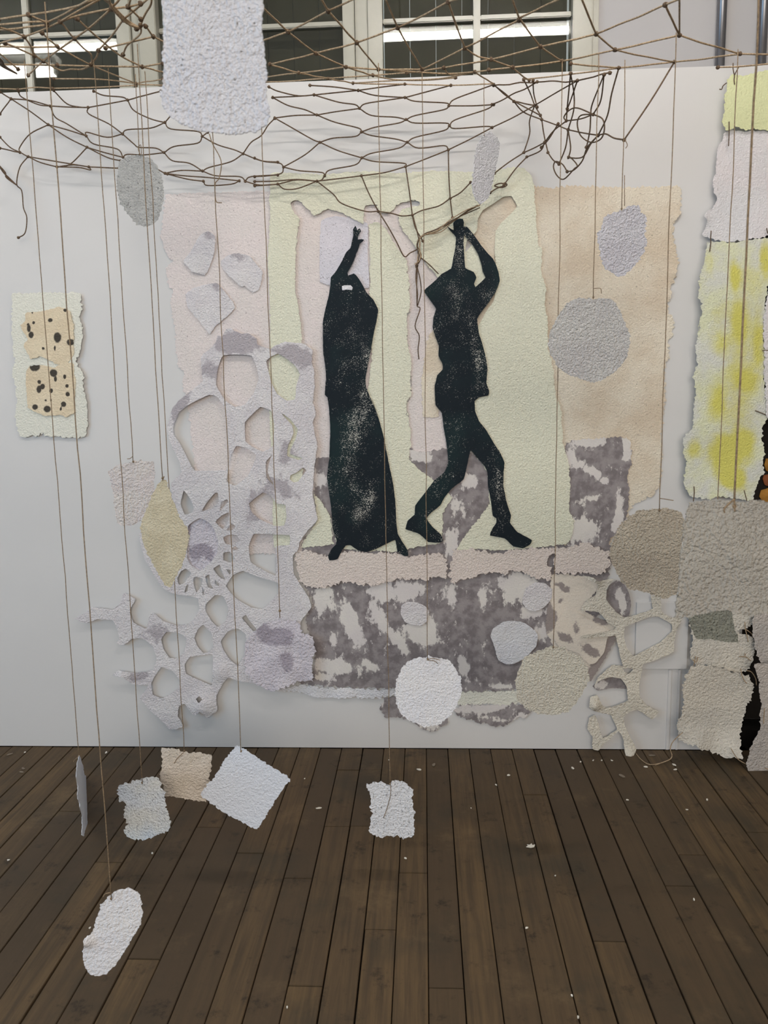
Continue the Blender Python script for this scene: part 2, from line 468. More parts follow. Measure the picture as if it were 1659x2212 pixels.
def ndepth(x, y):
    # draped on the wall low down, sagging out over the room towards the viewer higher up
    def f(y):
        K = [(-60, 1.45), (0, 1.62), (60, 1.82), (110, 1.97), (150, 2.09), (166, 2.4), (180, 2.7), (200, D - .11), (260, D - .075), (330, D - .06), (420, D - .05), (900, D - .05)]
        for (a, b), (c, d) in zip(K[:-1], K[1:]):
            if y <= c: return b + (d - b) * (max(y, a) - a) / (c - a)
        return D - .05
    v = f(y)
    if x < 380 and y < 130: v -= .18 * (1 - x / 380) * (1 - max(y, 0) / 130)
    if x > 1150 and y > 130:                       # loose right corner hangs free of the wall
        k = min(1, (x - 1150) / 200); v = v * (1 - k) + (2.30 + .2 * min(1, max(0, 200 - y) / 200) - .1) * k
    return v
def net_top(x, Y, ytop):
    for y in range(205, -61, -3):
        X = at(x, 600, Y)[0]
        # photo x of the string at that height
        v = np.array([X, Y, at(x, y, Y)[2] - HC]); q = W / 2 + F * (v @ RT) / (v @ FW)
        if ndepth(q, y) <= Y: return y + 1
    return ytop
def hung(name, matk, outline, Y, hook, ytop, label, cat='paper', sr=.0011, tails=(), matstring='twine', **kw):
    """a sheet hanging on its string: sheet, string, knot and loose ends move together"""
    hx, hy = hook
    if Y > 1.6 and ytop > -20: ytop = net_top(hx, Y, ytop)
    c0 = at(hx, hy, Y)
    root = empty(name, tuple(c0)); root['_c0'] = [float(v) for v in c0]
    tag(root, label, cat)
    sheet('sheet', M(matk), outline, Y, parent=root, **kw)
    yaw, tilt = kw.get('yaw', 0), kw.get('tilt', 0)
    pts = [tuple(np.array(p) + np.array((0, -.004, 0)) - c0) for p in string_pts(hx, hy, Y, ytop)]
    s = link('string', tube_mesh('string', pts, sr, 5), M(matstring), root)
    k = link('knot', knot_mesh(sr * 2.3), M(matstring), s, (0, -.004, .004))
    for i, tl in enumerate(tails):
        tp = [at(x, y, Y) - c0 + np.array((0, -.006, 0)) for x, y in px(tl)]
        link('loose_end', tube_mesh('loose_end', smooth_path(tp), sr * .9, 5), M(matstring), s)
    return root

# ------------------------------------------------------------------ room shell
XL, XR, YB, YW, ZC = -3.4, 3.2, -3.4, 3.10, 3.75
slab = box('floor', (XL, XR, YB, YW + .1, -.06, -.022), M('sub_floor')); tag(slab, kind='structure')
XE = at(1590, 1616, D)[0]                       # right end of the partition
wb = box('wall_back', (XL, XE, D, D + .09, 0.002, ZT), M('wall_white')); tag(wb, kind='structure')
wx0, wx1 = at(-140, 100, YW)[0], at(1287, 100, YW)[0]
wz0, wz1 = 2.30, 3.45
root = empty('wall_upper', (0, YW, 0)); tag(root, kind='structure')
for b in ((XL, wx0, YW, YW + .12, 0, ZC), (wx1, XR, YW, YW + .12, 0, ZC), (wx0, wx1, YW, YW + .12, 0, wz0), (wx0, wx1, YW, YW + .12, wz1, ZC)):
    box('wall_section', b, M('upper_wall'), root, off=(0, YW, 0))
cl = box('ceiling', (XL, XR, YB, YW + .12, ZC, ZC + .08), M('ceiling_white')); tag(cl, kind='structure')
wr = box('wall_right', (XR, XR + .1, YB, YW + .12, 0, ZC), M('side_wall')); tag(wr, kind='structure')
def walled(name, axis, pos, lo, hi, o0, o1, z0, z1):
    r = empty(name, (0, 0, 0)); tag(r, kind='structure')
    for (a, b, c, d) in ((lo, o0, 0, ZC), (o1, hi, 0, ZC), (o0, o1, 0, z0), (o0, o1, z1, ZC)):
        bb = (pos - .1, pos, a, b, c, d) if axis == 'x' else (a, b, pos - .1, pos, c, d)
        box('wall_section', bb, M('side_wall'), r)
walled('wall_left', 'x', XL, YB, YW + .12, -2.0, .8, 1.1, 2.95)
walled('wall_behind', 'y', YB, XL, XR, -1.5, 1.9, 1.35, 3.05)

# floor planks, each its own board
froot = slab
PW = .0825; PX0 = 0.0; GAP = .0030
joints = {}
def joint(s):
    for (x, y) in px(s):
        p = onfloor(x, y); joints.setdefault(math.floor((p[0] - PX0) / PW), []).append(p[1])
joint('F2: 610,187 530,548 290,879 1015,845 800,1210 322,1567 1215,1582 755,184 660,548 F1: 1590,720 450,450 690,780 910,1395 1390,553')
joint('F3: 635,1283 1098,929 1168,732 1590,588 1325,207 172,345')
pm = {}
for c in range(int(XL / PW) + 1, int(XR / PW)):
    x0 = PX0 + c * PW
    if x0 < -2.3 or x0 > 2.2: continue
    ys = sorted(joints.get(c, []))
    y = D + (.09 if x0 < XE else .17) - .001
    if not ys or (ys and ys[0] > 1.9): ys = sorted(ys + [random.uniform(1.0, 1.45)])
    cuts = [.3] + ys + [D - .001 if x0 < XE else YW]
    for a, b in zip(cuts[:-1], cuts[1:]):
        if b - a < .03: continue
        g = GAP * random.choice((.6, .8, 1, 1, 1.4, 2.0))
        dz = random.uniform(-.0012, .0012)
        o = box('plank', (x0 + g / 2, x0 + PW - GAP / 2, a + .0012, b - .0008, -.022, dz), M('wood'), froot, bev=.0012, off=tuple(slab.location))
for (a, b, c, d) in ((XL, XR, YB, .3), (XL, -2.31, .3, YW), (2.23, XR, .3, YW)):
    box('board_field', (a, b, c, d, -.022, 0), M('wood'), froot, off=tuple(slab.location))

# ------------------------------------------------------------------ window bank above the partition
def wx(x, y=100): return at(x, y, YW)[0]
def window(n, xl, xr, mid, ybar_px, xref, tubes=None):
    zb = at(xref, ybar_px, YW)[2]
    x0, x1, xm = wx(xl), wx(xr), wx(mid)
    r = empty('window_%d' % n, ((x0 + x1) / 2, YW, wz0)); tag(r, kind='structure'); o = tuple(r.location)
    t = .030
    fr = lambda nm, b, bev=.003: box(nm, b, M('frame_paint'), r, bev, o)
    fr('sash_rail', (x0, x1, YW - .01, YW + .035, wz0, wz0 + .05)); fr('sash_rail', (x0, x1, YW - .01, YW + .035, wz1 - .05, wz1))
    mw = .0125
    fr('muntin', (xm - mw, xm + mw, YW - .004, YW + .028, wz0 + .05, wz1 - .05))
    zbars = [zb, zb + .42]
    for z in zbars:
        if z < wz1 - .08:
            fr('muntin', (x0, xm - mw, YW - .004, YW + .028, z - .009, z + .009)); fr('muntin', (xm + mw, x1, YW - .004, YW + .028, z - .009, z + .009))
    zs = [wz0 + .05] + [v for z in zbars if z < wz1 - .08 for v in (z - .009, z + .009)] + [wz1 - .05]
    for i in range(0, len(zs), 2):
        for (a, b) in ((x0, xm - mw), (xm + mw, x1)):
            box('pane', (a, b, YW + .010, YW + .014, zs[i], zs[i + 1]), M('glass'), r, 0, o)
    # boards closing the opening behind the glass
    k = 7; bw = (x1 - x0) / k
    for i in range(k):
        box('shutter_board', (x0 + i * bw + .0012, x0 + (i + 1) * bw - .0012, YW + .085, YW + .105, wz0, wz1), M('shutter_dark'), r, 0, o)
    return r
window(1, -140, 258, 60, 78, 60)
window(2, 345, 742, 545, 55, 650)
window(3, 828, 1233, 1030, 43, 930)
def post(n, xs):
    r = empty('trim_%d' % n, (wx((xs[0] + xs[-1]) / 2), YW, wz0)); tag(r, kind='structure'); o = tuple(r.location)
    for i, (a, b, d) in enumerate(zip(xs[:-1], xs[1:], (.030, .018, .034, .03))):
        box('frame_member', (wx(a) + .001, wx(b) - .001, YW - d, YW + .06, wz0, wz1), M('frame_paint'), r, .003, o)
post(1, (258, 289, 306, 345)); post(2, (742, 768, 796, 828)); post(3, (1233, 1276, 1291))
# conduits on the upper wall
for x, lab in ((1558, 'galvanised conduit pipe on upper wall, nearer the window'), (1648, 'galvanised conduit pipe on upper wall, at the right picture edge')):
    c = at(x, 60, YW - .02)
    root = empty('conduit_pipe', (c[0], YW - .02, 2.15)); tag(root, lab, 'pipe', 'conduit pipes')
    link('pipe', tube_mesh('pipe', [(0, 0, 0), (0, 0, ZC - 2.17)], .0165, 16), M('conduit_metal'), root)
# ------------------------------------------------------------------ fluorescent fixtures under the ceiling (mirrored in the panes, plus one unseen fill light added)
def fixture(xc, yc, zc, length, label, r=.019, glow='tube'):
    root = empty('strip_light', (xc, yc, zc)); tag(root, label, 'lamp', 'ceiling strip lights')
    box('housing', (-length / 2 - .03, length / 2 + .03, -.045, .045, .03, .075), M('fixture'), root, .004)
    link('tube', tube_mesh('tube', [(-length / 2, 0, 0), (length / 2, 0, 0)], r, 12), M(glow), root)
    for s in (-1, 1):
        box('end_cap', (s * length / 2 - .012, s * length / 2 + .012, -.02, .02, -.02, .035), M('fixture'), root, .002)
        link('hanger', tube_mesh('hanger', [(s * length * .4, 0, .07), (s * length * .4, 0, ZC - zc)], .004, 6), M('fixture'), root)
def mirror(x, y, z):
    d = ray(x, y); t = (z - HC) / d[2]; p = d * t
    return p[0], 2 * (YW + .010) - p[1]
ZL = 3.35
(xa, ya), (xb, yb) = mirror(820, 77, ZL), mirror(1260, 67, ZL)
fixture((xa + xb) / 2, (ya + yb) / 2, ZL, xb - xa, 'ceiling strip light mirrored in the right window panes')
(xa2, ya2), (xb2, yb2) = mirror(-420, 122, ZL), mirror(262, 102, ZL)
fixture((xa2 + xb2) / 2, (ya2 + yb2) / 2, ZL, xb2 - xa2, 'ceiling strip light mirrored high in the left window panes', .019, 'tube_soft')
(xa3, ya3), (xb3, yb3) = mirror(-330, 168, ZL - .1), mirror(120, 155, ZL - .1)
fixture((xa3 + xb3) / 2, (ya3 + yb3) / 2, ZL - .1, xb3 - xa3, 'ceiling strip light mirrored low in the left window panes', .030, 'tube_soft')
fixture(.35, -.75, 3.35, 1.5, 'added fill strip light behind the viewer, out of view', .019, 'tube_soft')  # added unseen lamp, brightens front faces and the lower wall
print('LAMPS', xa, ya, xb, yb, xa3, ya3)

# ================================================================== wall collage
YP = lambda mm: D - mm * .64 / 1000.0
WALL = 'wall collage papers'
def wp(name, mat, outline, mm, label, **kw):
    return sheet(name, M(mat), outline, YP(mm), label, 'paper', **kw)

# --- background sheets
wp('paper_sheet', 'pink', 'P4: 190,140 300,128 560,118 800,112 960,112 1200,140 1500,180 PX: 880,430 925,520 900,600 830,700 830,1000 700,1000 668,1100 655,1190 600,1197 545,1196 480,1190 420,1180 P7: 800,900 790,490 750,90 P4: 330,1570 310,1480 330,1420 290,1370 262,1250 262,1100 240,1000 230,880 250,830 215,780 190,660 245,610 205,580 155,420 175,300', 2,
   'large pale pink sheet behind the lattice and the robed figure', jag=2.2, grid=16)
wp('paper_sheet', 'lavender', 'P4: 1305,330 1400,290 1500,300 1640,340 1640,560 1650,800 1500,800 1300,760', 9, 'speckled lavender patch behind the robed figure\'s raised hand', jag=.6)
wp('painted_sheet', 'grey_paint', 'Q4: 150,20 700,30 1000,30 1500,60 1800,60 1820,130 1790,260 1750,420 1690,560 1600,640 1400,800 1300,850 1150,858 1010,862 800,850 640,846 400,842 220,830 110,815 190,780 205,640 150,480 190,380 130,260', 8,
   'broad grey brush painted sheet below the torn pink strips', jag=2.4, grid=11,
   blobs=[(600 + x * .4, 1200 + y * .4, a * .4, b * .4, r, w) for x, y, a, b, r, w in [(240, 230, 45, 70, 0, -.8), (400, 370, 34, 115, -22, -1.1), (300, 450, 16, 44, -10, -.9), (540, 330, 30, 62, -20, -.8), (310, 600, 95, 30, 8, -1.1), (250, 660, 40, 12, 5, -.9), (500, 590, 44, 16, 30, -.9),
    (650, 460, 18, 75, -38, -1.1), (560, 190, 60, 46, 0, -.8), (700, 190, 90, 46, 0, -.7), (770, 420, 75, 50, 20, -.9), (830, 400, 24, 70, 0, -.6), (940, 220, 18, 75, -12, -.8), (1110, 220, 14, 52, 5, -1), (1300, 170, 90, 62, 0, -1.0), (1000, 590, 20, 56, -15, -1), (1380, 300, 60, 40, 0, -.8), (890, 220, 40, 30, 0, -.3), (1200, 700, 80, 10, 0, -.9), (1430, 420, 40, 40, 0, -.6)]])
wp('painted_sheet', 'grey_paint', 'P6: 195,490 300,480 420,600 420,860 290,810 200,690 205,600', 8, 'small grey painted scrap left of the robed figure\'s hem', jag=1.5,
   blobs=[(690, 1035, 16, 14, 0, -.7)])
wp('painted_sheet', 'grey_paint', 'P6: 715,430 780,450 860,440 1000,430 1160,520 1175,700 1150,760 1100,830 1030,915 985,985 975,1080 950,1130 925,1080 915,1000 905,900 860,800 900,720 850,620 760,540', 13,
   'grey painted sheet showing between the striding figure\'s legs', jag=1.8, blobs=[(905, 985, 24, 10, 10, -.9), (1010, 1040, 16, 14, 30, -.8), (985, 1090, 26, 16, 30, -.5), (975, 1175, 14, 30, 0, -.7)])
wp('paper_sheet', 'tan', 'PX: 1020,440 1130,405 Q1: 10,70 130,90 250,68 400,72 560,84 700,80 900,75 980,68 1035,80 1048,130 1038,270 1000,330 990,425 1012,520 1020,620 1008,700 980,760 965,860 950,930 995,1030 985,1110 955,1170 962,1280 930,1330 935,1480 915,1690 Q2: 905,100 895,330 885,640 835,735 770,762 700,790 640,900 560,1000 500,1120 300,1150 100,1000 0,0 PX: 1110,800 1020,720', 3,
   'large tan stained sheet on the right of the collage', jag=2.2, grid=16, curl=[(1462, 470, 22, .012), (1455, 590, 16, .012), (1452, 640, 14, .01)])
wp('painted_sheet', 'grey_paint', 'Q2: 205,380 250,340 330,325 480,318 600,312 660,330 680,400 675,500 650,600 665,720 650,860 600,940 570,1000 530,1040 500,1110 440,1105 300,1100 200,1110 230,1030 265,920 230,860 235,760 225,620 215,500', 11,
   'dark grey painted sheet on the tan paper, beside the cream edge', jag=1.8, blobs=[(1159 + x * .3843, 850 + y * .3843, a * .3843, b * .3843, r, w) for x, y, a, b, r, w in [(300, 268, 70, 26, 0, -1.2), (250, 400, 80, 16, 32, -1.2), (330, 450, 30, 12, 40, -1), (512, 300, 20, 80, 0, -1.2), (370, 490, 18, 14, 0, -.9), (300, 590, 60, 10, -20, -.8), (470, 610, 10, 70, 0, -.8), (455, 720, 22, 46, 20, -1), (258, 770, 66, 66, 0, -.9), (190, 350, 20, 40, 0, -.8)]])
wp('paper_sheet', 'pink', 'P5: 770,440 840,420 960,520 1000,760 960,1000 1010,1382 P6: 960,440 830,450 720,480 730,400 725,300 710,200 715,130 P5: 775,1300 800,1200 780,1050 770,800 790,760', 6,
   'narrow pinkish torn strip behind the striding figure\'s back', jag=2)
wp('paper_sheet', 'tan', 'P5: 900,900 980,840 1000,1100 960,1382 870,1382 860,1150', 11, 'small tan scrap under the striding figure\'s shirt back', jag=1.5)

# --- cream sheet, an arch over both figures
wp('cream_sheet', 'cream', 'PX: 585,376 620,374 700,377 780,370 860,374 940,369 1020,372 1080,366 R3: 60,1012 140,1000 200,1005 245,1050 262,1110 Q1: 15,190 30,270 24,300 40,490 70,505 62,610 66,700 95,790 85,910 108,1020 108,1210 130,1290 150,1380 150,1480 P6: 1520,60 1535,150 1560,210 1572,400 1600,500 1612,640 1605,760 1632,830 1625,900 1595,955 1500,968 1350,985 1200,992 1100,985 985,1000 1000,960 1032,915 1080,850 1120,800 1165,735 1155,560 1062,430 1010,380 1000,250 980,60 P5: 1010,1100 1000,800 960,560 930,520 870,450 838,400 800,335 740,265 720,190 745,142 843,122 846,97 800,92 722,112 665,168 606,163 596,119 560,118 516,132 512,232 440,196 380,165 300,142 215,182 140,100 110,92 75,106 92,160 130,200 113,330 106,470 104,620 122,720 140,840 145,960 PX: 652,900 655,1000 650,1100 640,1180 592,1182 588,1000 580,860 584,700 579,560 583,480', 18,
   'large pale cream arched sheet framing both black figures', jag=1.3, grid=14,
   holes=['P5: 1195,205 1225,150 1290,110 1345,72 1395,68 1430,126 1385,178 1335,225 1302,275 1295,400 1310,560 1290,690 1250,745 1195,845 1185,700 1240,560 1260,430 1190,330 1120,400 1130,330 1188,275'])
wp('cream_strip', 'cream', 'P5: 545,235 600,222 650,270 690,345 740,410 772,450 776,520 788,600 786,740 770,790 776,960 800,1050 790,1180 800,1250 768,1300 770,1382 P6: 715,150 708,210 728,310 735,400 722,492 790,555 860,605 960,700 905,790 912,860 895,950 820,965 740,980 640,1000 560,995 490,998 420,990 330,970 300,800 400,500 500,100 P5: 560,1000 548,700 552,450', 18,
   'narrow cream strip between the two black figures', jag=1.4, grid=13)
wp('cream_scrap', 'cream', 'P6: 200,680 245,735 292,800 300,930 312,958 215,972 125,978 160,920 190,880 215,820 210,760', 14, 'small cream scrap left of the robed figure\'s foot', jag=1.5)

# --- torn pink strips that carry the figures
wp('torn_strip', 'pink_warm', 'Q4: 95,125 120,105 160,97 220,118 280,130 370,105 410,100 500,112 640,115 740,126 800,115 870,112 905,125 918,180 915,235 870,245 820,255 740,260 660,250 600,268 560,280 500,287 420,275 350,265 300,292 210,300 150,290 125,265 105,200', 24, 'long torn pink strip under the robed figure\'s feet', jag=2.6, grid=12)
wp('torn_strip', 'pink_warm', 'Q4: 945,130 965,92 1100,96 1180,112 1300,92 1490,86 1502,100 1465,150 1480,200 1475,260 1380,236 1300,207 1262,205 1240,230 1180,218 1110,226 1040,246 950,276 930,236', 24, 'torn pink strip under the striding figure\'s front shoe', jag=2.6, grid=12)
wp('torn_strip', 'pink_warm', 'Q2: 130,1112 200,1100 340,1070 440,1100 520,1140 510,1180 532,1220 500,1280 440,1302 380,1296 330,1275 250,1290 140,1286 128,1200', 24, 'short torn pink strip at the right end, below the dark painted sheet', jag=2.4)
wp('painted_sheet', 'stone_paint', 'Q3: 110,140 300,140 430,190 437,240 380,310 320,390 560,500 555,620 450,800 380,900 330,780 120,640 60,520', 13, 'lilac sheet with grey drips right of the broad painted sheet', jag=1.4,
   blobs=[(1205, 1260, 8, 6, 0, 1.2), (1215, 1262, 6, 5, 0, 1.2), (1220, 1274, 8, 7, 0, 1.2), (1300, 1410, 30, 30, 40, 1), (1290, 1450, 22, 40, 30, 1.2), (1180, 1335, 22, 34, 0, 1.2), (1300, 1335, 20, 16, 20, 1.1), (1320, 1400, 20, 30, 0, 1.1), (1214, 1296, 4, 4, 0, 1.2)])

# --- cut lattice on the left
LAT = ('P4: 625,1100 600,1150 565,1145 555,1190 500,1250 470,1270 445,1310 455,1430 460,1470 380,1540 300,1600 245,1660 P7: 650,90 615,215 638,310 690,420 705,495 645,560 640,650 560,760 440,880 450,950 480,1050 560,1180 600,1230 650,1255 740,1270 808,1285 '
       'P8: 775,330 740,385 700,410 640,415 560,390 510,345 485,345 460,435 385,400 362,330 395,260 330,222 300,290 250,320 140,305 100,340 35,375 100,402 170,378 260,385 290,440 300,500 280,520 320,535 380,495 440,495 500,540 525,620 500,680 400,700 300,680 260,713 330,718 375,768 440,770 470,768 460,800 420,850 480,920 560,990 600,1035 640,1035 680,1015 650,950 655,900 690,885 750,950 790,920 830,965 860,940 885,925 880,830 920,760 950,725 1010,745 1110,765 1200,800 1330,740 1400,600 1380,400 1445,310 1430,250 1390,190 '
       'P7: 1490,1260 1450,1200 1410,1130 1405,1020 1440,980 1450,930 1500,860 1560,790 1530,640 1540,480 1550,380 1560,330 1530,180 1550,130 1520,20 P4: 1245,1620 1260,1520 1255,1400 1240,1330 1245,1250 1190,1205 1130,1195 1050,1190 980,1215 940,1240 850,1210 845,1170 790,1130 740,1130 690,1110 660,1095')
LATH = ['P4: 610,1285 700,1280 810,1290 850,1390 860,1450 830,1550 760,1640 690,1655 620,1610 555,1500 565,1390 590,1310',
        'P4: 915,1330 950,1295 1000,1275 1060,1310 1120,1360 1155,1420 1130,1500 1120,1600 1060,1610 990,1560 950,1480 930,1400',
        'P7: 655,210 690,120 760,65 880,8 930,22 985,100 998,300 1010,400 985,480 790,485 750,420 700,320 660,260',
        'P7: 1105,180 1200,85 1270,110 1290,200 1280,330 1220,365 1160,340 1108,300', 'P7: 1050,330 1110,340 1175,385 1160,440 1120,520 1045,578 990,555 1000,460 1020,380',
        'P7: 1335,125 1390,160 1437,225 1422,290 1392,350 1390,380 1465,405 1440,418 1370,392 1375,330 1410,250 1400,200 1350,145', 'P7: 1470,465 1490,485 1465,515 1440,552 1410,558 1387,540 1390,515 1430,495',
        'P7: 1236,430 1275,385 1255,440 1248,500 1285,575 1240,530', 'P7: 720,610 760,660 785,720 770,750 725,758 700,690',
        'P7: 835,738 865,685 915,625 935,625 940,680 900,720', 'P7: 950,738 955,680 995,665 1000,680 970,710', 'P7: 920,805 960,765 1005,745 1000,800 965,850',
        'P7: 990,858 1020,815 1045,835 1025,858', 'P7: 750,830 820,782 880,810 910,850 935,930 930,1000 890,1060 825,1112 770,1080 742,1030',
        'P7: 968,905 1000,888 1050,890 1070,920 1030,950 985,945', 'P7: 1020,975 1045,960 1065,975 1045,985', 'P7: 970,1000 1010,995 1040,1035 1010,1062 968,1045',
        'P7: 1130,690 1215,622 1265,640 1305,690 1360,700 1365,780 1350,830 1290,830 1200,790 1150,750', 'P7: 1128,960 1160,882 1290,885 1385,890 1385,950 1300,960 1300,1080 1295,1145 1220,1110 1140,1060',
        'P7: 905,1100 945,1075 960,1120 980,1170 940,1150', 'P7: 985,1105 1015,1110 1010,1140', 'P7: 855,1150 880,1137 885,1190 905,1225 870,1215', 'P7: 915,1170 945,1195 940,1210 915,1195',
        'P7: 780,1160 800,1150 840,1165 830,1210 800,1250 785,1210', 'P7: 725,1250 735,1210 750,1195 745,1240', 'P7: 835,1215 850,1240 840,1265',
        'P7: 985,1210 1030,1140 1090,1115 1180,1150 1310,1190 1310,1260 1220,1350 1150,1345 1050,1290', 'P8: 815,290 870,235 920,240 950,310 940,380 890,425 850,390 815,330',
        'P8: 905,510 950,450 1010,435 1055,470 1055,570 1010,655 960,620 920,560', 'P8: 550,500 580,455 650,460 700,490 690,570 650,610 600,610 565,560',
        'P8: 747,490 768,440 800,412 850,465 862,540 835,575 800,580 765,540', 'P8: 690,650 720,605 790,594 855,590 860,660 852,772 760,735 700,705',
        'P8: 490,760 550,665 620,690 660,740 655,790 560,850 500,830', 'P8: 760,850 780,835 800,850 780,870', 'P8: 1032,370 1055,352 1070,375 1120,440 1100,450 1060,405',
        'P7: 705,1115 735,1100 768,1128 750,1150 725,1190 690,1200 680,1160']
wp('cut_lattice', 'lattice', LAT, 30, 'large pale lilac paper lattice with many cut holes', jag=.9, grid=11, wave=.004, wscale=5, holes=LATH, thick=.0016,
   blobs=[(515, 740, 45, 22, 0, 1), (640, 770, 45, 18, 20, .95), (390, 880, 16, 40, 20, .8), (455, 800, 30, 20, 0, .6), (560, 1090, 30, 40, 30, .7), (620, 980, 20, 30, 0, .6), (600, 1050, 40, 20, 30, .7), (340, 1370, 30, 20, 0, .6), (300, 1460, 20, 10, 0, .8)],
   curl=[(440, 1525, 40, .03), (265, 1457, 30, .02), (475, 1450, 30, .02)])
wp('painted_sheet', 'lilac_crumple', 'P7: 720,800 820,760 900,790 960,930 940,1040 830,1130 740,1090 710,960', 22, 'grey painted disc seen through the lattice\'s ringed hole', jag=.8, blobs=[(430, 1190, 26, 16, -20, 1.1), (405, 1140, 10, 30, 0, .9), (455, 1200, 12, 18, 0, 1)])
wp('crumpled_sheet', 'lilac_crumple', 'P8: 1110,450 1180,395 1290,378 1380,402 1390,460 1450,482 1470,560 1450,650 1455,740 1380,755 1270,790 1200,812 1140,780 1060,700 1045,620 1060,500', 58, 'crumpled lilac flower shaped sheet at the lattice\'s lower right corner', jag=2.2, grid=8, wave=.010, wscale=12,
   blobs=[(600, 1375, 45, 22, 0, 1.0), (620, 1430, 20, 30, 0, .8), (570, 1360, 18, 20, 0, .8)])
for s, l in (('P4: 425,450 460,410 500,398 545,425 552,470 540,560 510,650 475,712 390,690 340,640 322,610 370,550', 'small tear shaped lilac piece, topmost above the lattice'),
             ('P4: 590,610 640,570 720,555 800,575 830,620 885,680 885,740 860,820 815,838 760,790 735,795 650,720 600,660', 'small lilac fan shaped piece nearest the cream sheet, with a folded corner'),
             ('P4: 335,850 400,800 560,768 610,820 680,910 690,950 630,1010 545,1085 510,1138 440,1050 350,940', 'lilac diamond shaped piece just above the lattice')):
    cc = px(s)
    wp('cut_piece', 'lattice', s, 9, l, jag=1.0, grid=7, wave=.006, wscale=14, blobs=[(cc[2][0], cc[2][1] + 6, 20, 12, 20, .55)])

# --- the two printed figures
def figure(name, outline, mm, label, holes=(), blobs=None):
    return sheet(name, M('ink'), outline, YP(mm + 12), label, 'paper cutout', jag=.35, step=4, grid=9, holes=holes, wave=.0025, wscale=4, thick=.0015, blobs=blobs)
fig1 = figure('figure_cutout', 'P5: 450,265 465,242 475,268 490,258 497,275 482,300 478,325 500,322 515,325 505,340 490,350 480,385 468,410 455,450 435,490 415,525 420,540 455,528 470,540 495,575 530,640 575,690 600,745 590,810 575,880 560,960 550,1020 535,1090 525,1150 527,1200 545,1250 575,1320 595,1382 P6: 520,160 555,260 585,370 610,500 635,620 648,720 655,850 662,900 690,950 715,990 720,1020 700,1025 660,1000 648,935 600,955 540,985 490,1000 440,990 400,962 375,965 355,990 330,1040 285,1047 278,1020 300,980 320,960 325,935 305,880 295,760 280,650 272,580 285,480 290,330 285,230 275,150 260,135 265,50 P5: 290,1180 285,1090 272,1000 270,900 270,820 285,740 305,660 315,600 318,550 345,520 380,460 410,400 435,375 445,330 452,300', 17,
    'black printed paper figure in a long robe with one arm raised', blobs=[(800, 600, 10, 60, 20, .7), (770, 760, 40, 90, 0, .35), (775, 920, 22, 130, 15, .9), (780, 1100, 20, 60, 20, .8), (790, 760, 14, 90, 10, .6), (760, 1000, 20, 80, 0, .5)])
sheet('paper_tab', M('plain_white'), 'P5: 384,603 400,599 435,598 448,612 444,626 410,624 386,628', YP(34), jag=.2, grid=4, parent=fig1)
figure('figure_cutout', 'P5: 1008,243 1030,258 1050,270 1049,225 1062,208 1085,200 1105,203 1112,225 1110,248 1130,250 1150,270 1180,310 1215,360 1255,410 1285,440 1305,480 1320,530 1325,575 1300,640 1260,700 1215,760 1190,800 1200,880 1225,960 1245,1040 1252,1100 1245,1180 1262,1230 1258,1255 1200,1268 1175,1290 P6: 1086,190 1088,225 1110,280 1150,330 1190,400 1230,460 1250,510 1245,560 1245,640 1260,720 1285,800 1280,840 1320,890 1400,935 1390,960 1350,980 1300,970 1250,925 1170,910 1185,870 1205,840 1205,815 1185,800 1175,720 1160,640 1155,560 1140,530 1090,470 1062,440 1045,520 1025,600 960,650 920,700 895,745 850,780 820,815 850,860 900,905 912,940 890,950 830,945 780,900 705,875 715,830 755,795 758,745 800,690 860,610 920,560 940,500 930,400 915,320 905,235 870,190 865,90 880,20 P5: 935,1190 950,1140 985,1100 985,1070 960,1020 962,960 940,900 925,850 930,790 945,740 920,700 890,660 872,632 930,580 980,530 1035,500 1045,450 1060,380 1063,310 1048,290 1025,268', 17,
    'black printed paper figure striding with both arms raised to the net', holes=['P5: 1114,300 1155,345 1195,410 1215,470 1225,520 1240,553 1180,610 1172,590 1186,552 1170,520 1120,495 1114,420 1110,350'],
    blobs=[(985, 640, 30, 60, 0, .55), (1030, 740, 14, 130, -8, .7), (995, 560, 14, 50, 0, .7), (960, 600, 20, 30, 0, .4), (1075, 1050, 14, 60, -5, .7), (950, 1020, 30, 40, 0, .35), (1050, 640, 14, 40, 20, .5)])

# --- small discs and stones low on the wall
for s, l, k in (('Q4: 670,400 700,375 760,380 800,400 820,430 810,480 780,505 730,500 690,485 668,440', 'small pale round piece in the middle of the broad painted sheet', 'lattice'),
                ('Q4: 1155,560 1170,520 1220,485 1270,478 1340,490 1395,530 1412,560 1400,620 1340,680 1280,712 1240,715 1195,690 1175,620', 'pale pebble shaped piece above the greenish hanging disc', 'plain_white'),
                ('Q4: 1330,350 1350,300 1400,270 1450,275 1490,310 1485,360 1450,400 1400,430 1350,415 1330,385', 'small lilac round piece under the torn strip at the right', 'lattice')):
    cc = px(s); wp('cut_disc', k, s, 16, l, jag=.6, grid=7, wave=.004, wscale=12)
wp('cut_disc', 'stone_paint', 'Q3: 120,560 140,480 180,420 230,390 300,410 380,460 450,500 520,540 505,600 480,700 420,770 380,780 330,740 300,700 160,650 125,600', 22, 'large round stone painted piece beside the right lattice', jag=.8, grid=8,
   blobs=[(1222, 1378, 20, 10, 30, 1), (1275, 1405, 26, 12, 30, 1), (1245, 1360, 10, 22, 0, .7)])
wp('cut_disc', 'grey_paint', 'Q3: 495,275 520,215 572,178 625,200 662,270 677,350 660,430 620,438 565,405 515,355 498,310', 22, 'dark grey oval in the right lattice\'s upper hole', jag=.8, grid=6,
   blobs=[(1342, 1295, 8, 26, -15, -.8)])
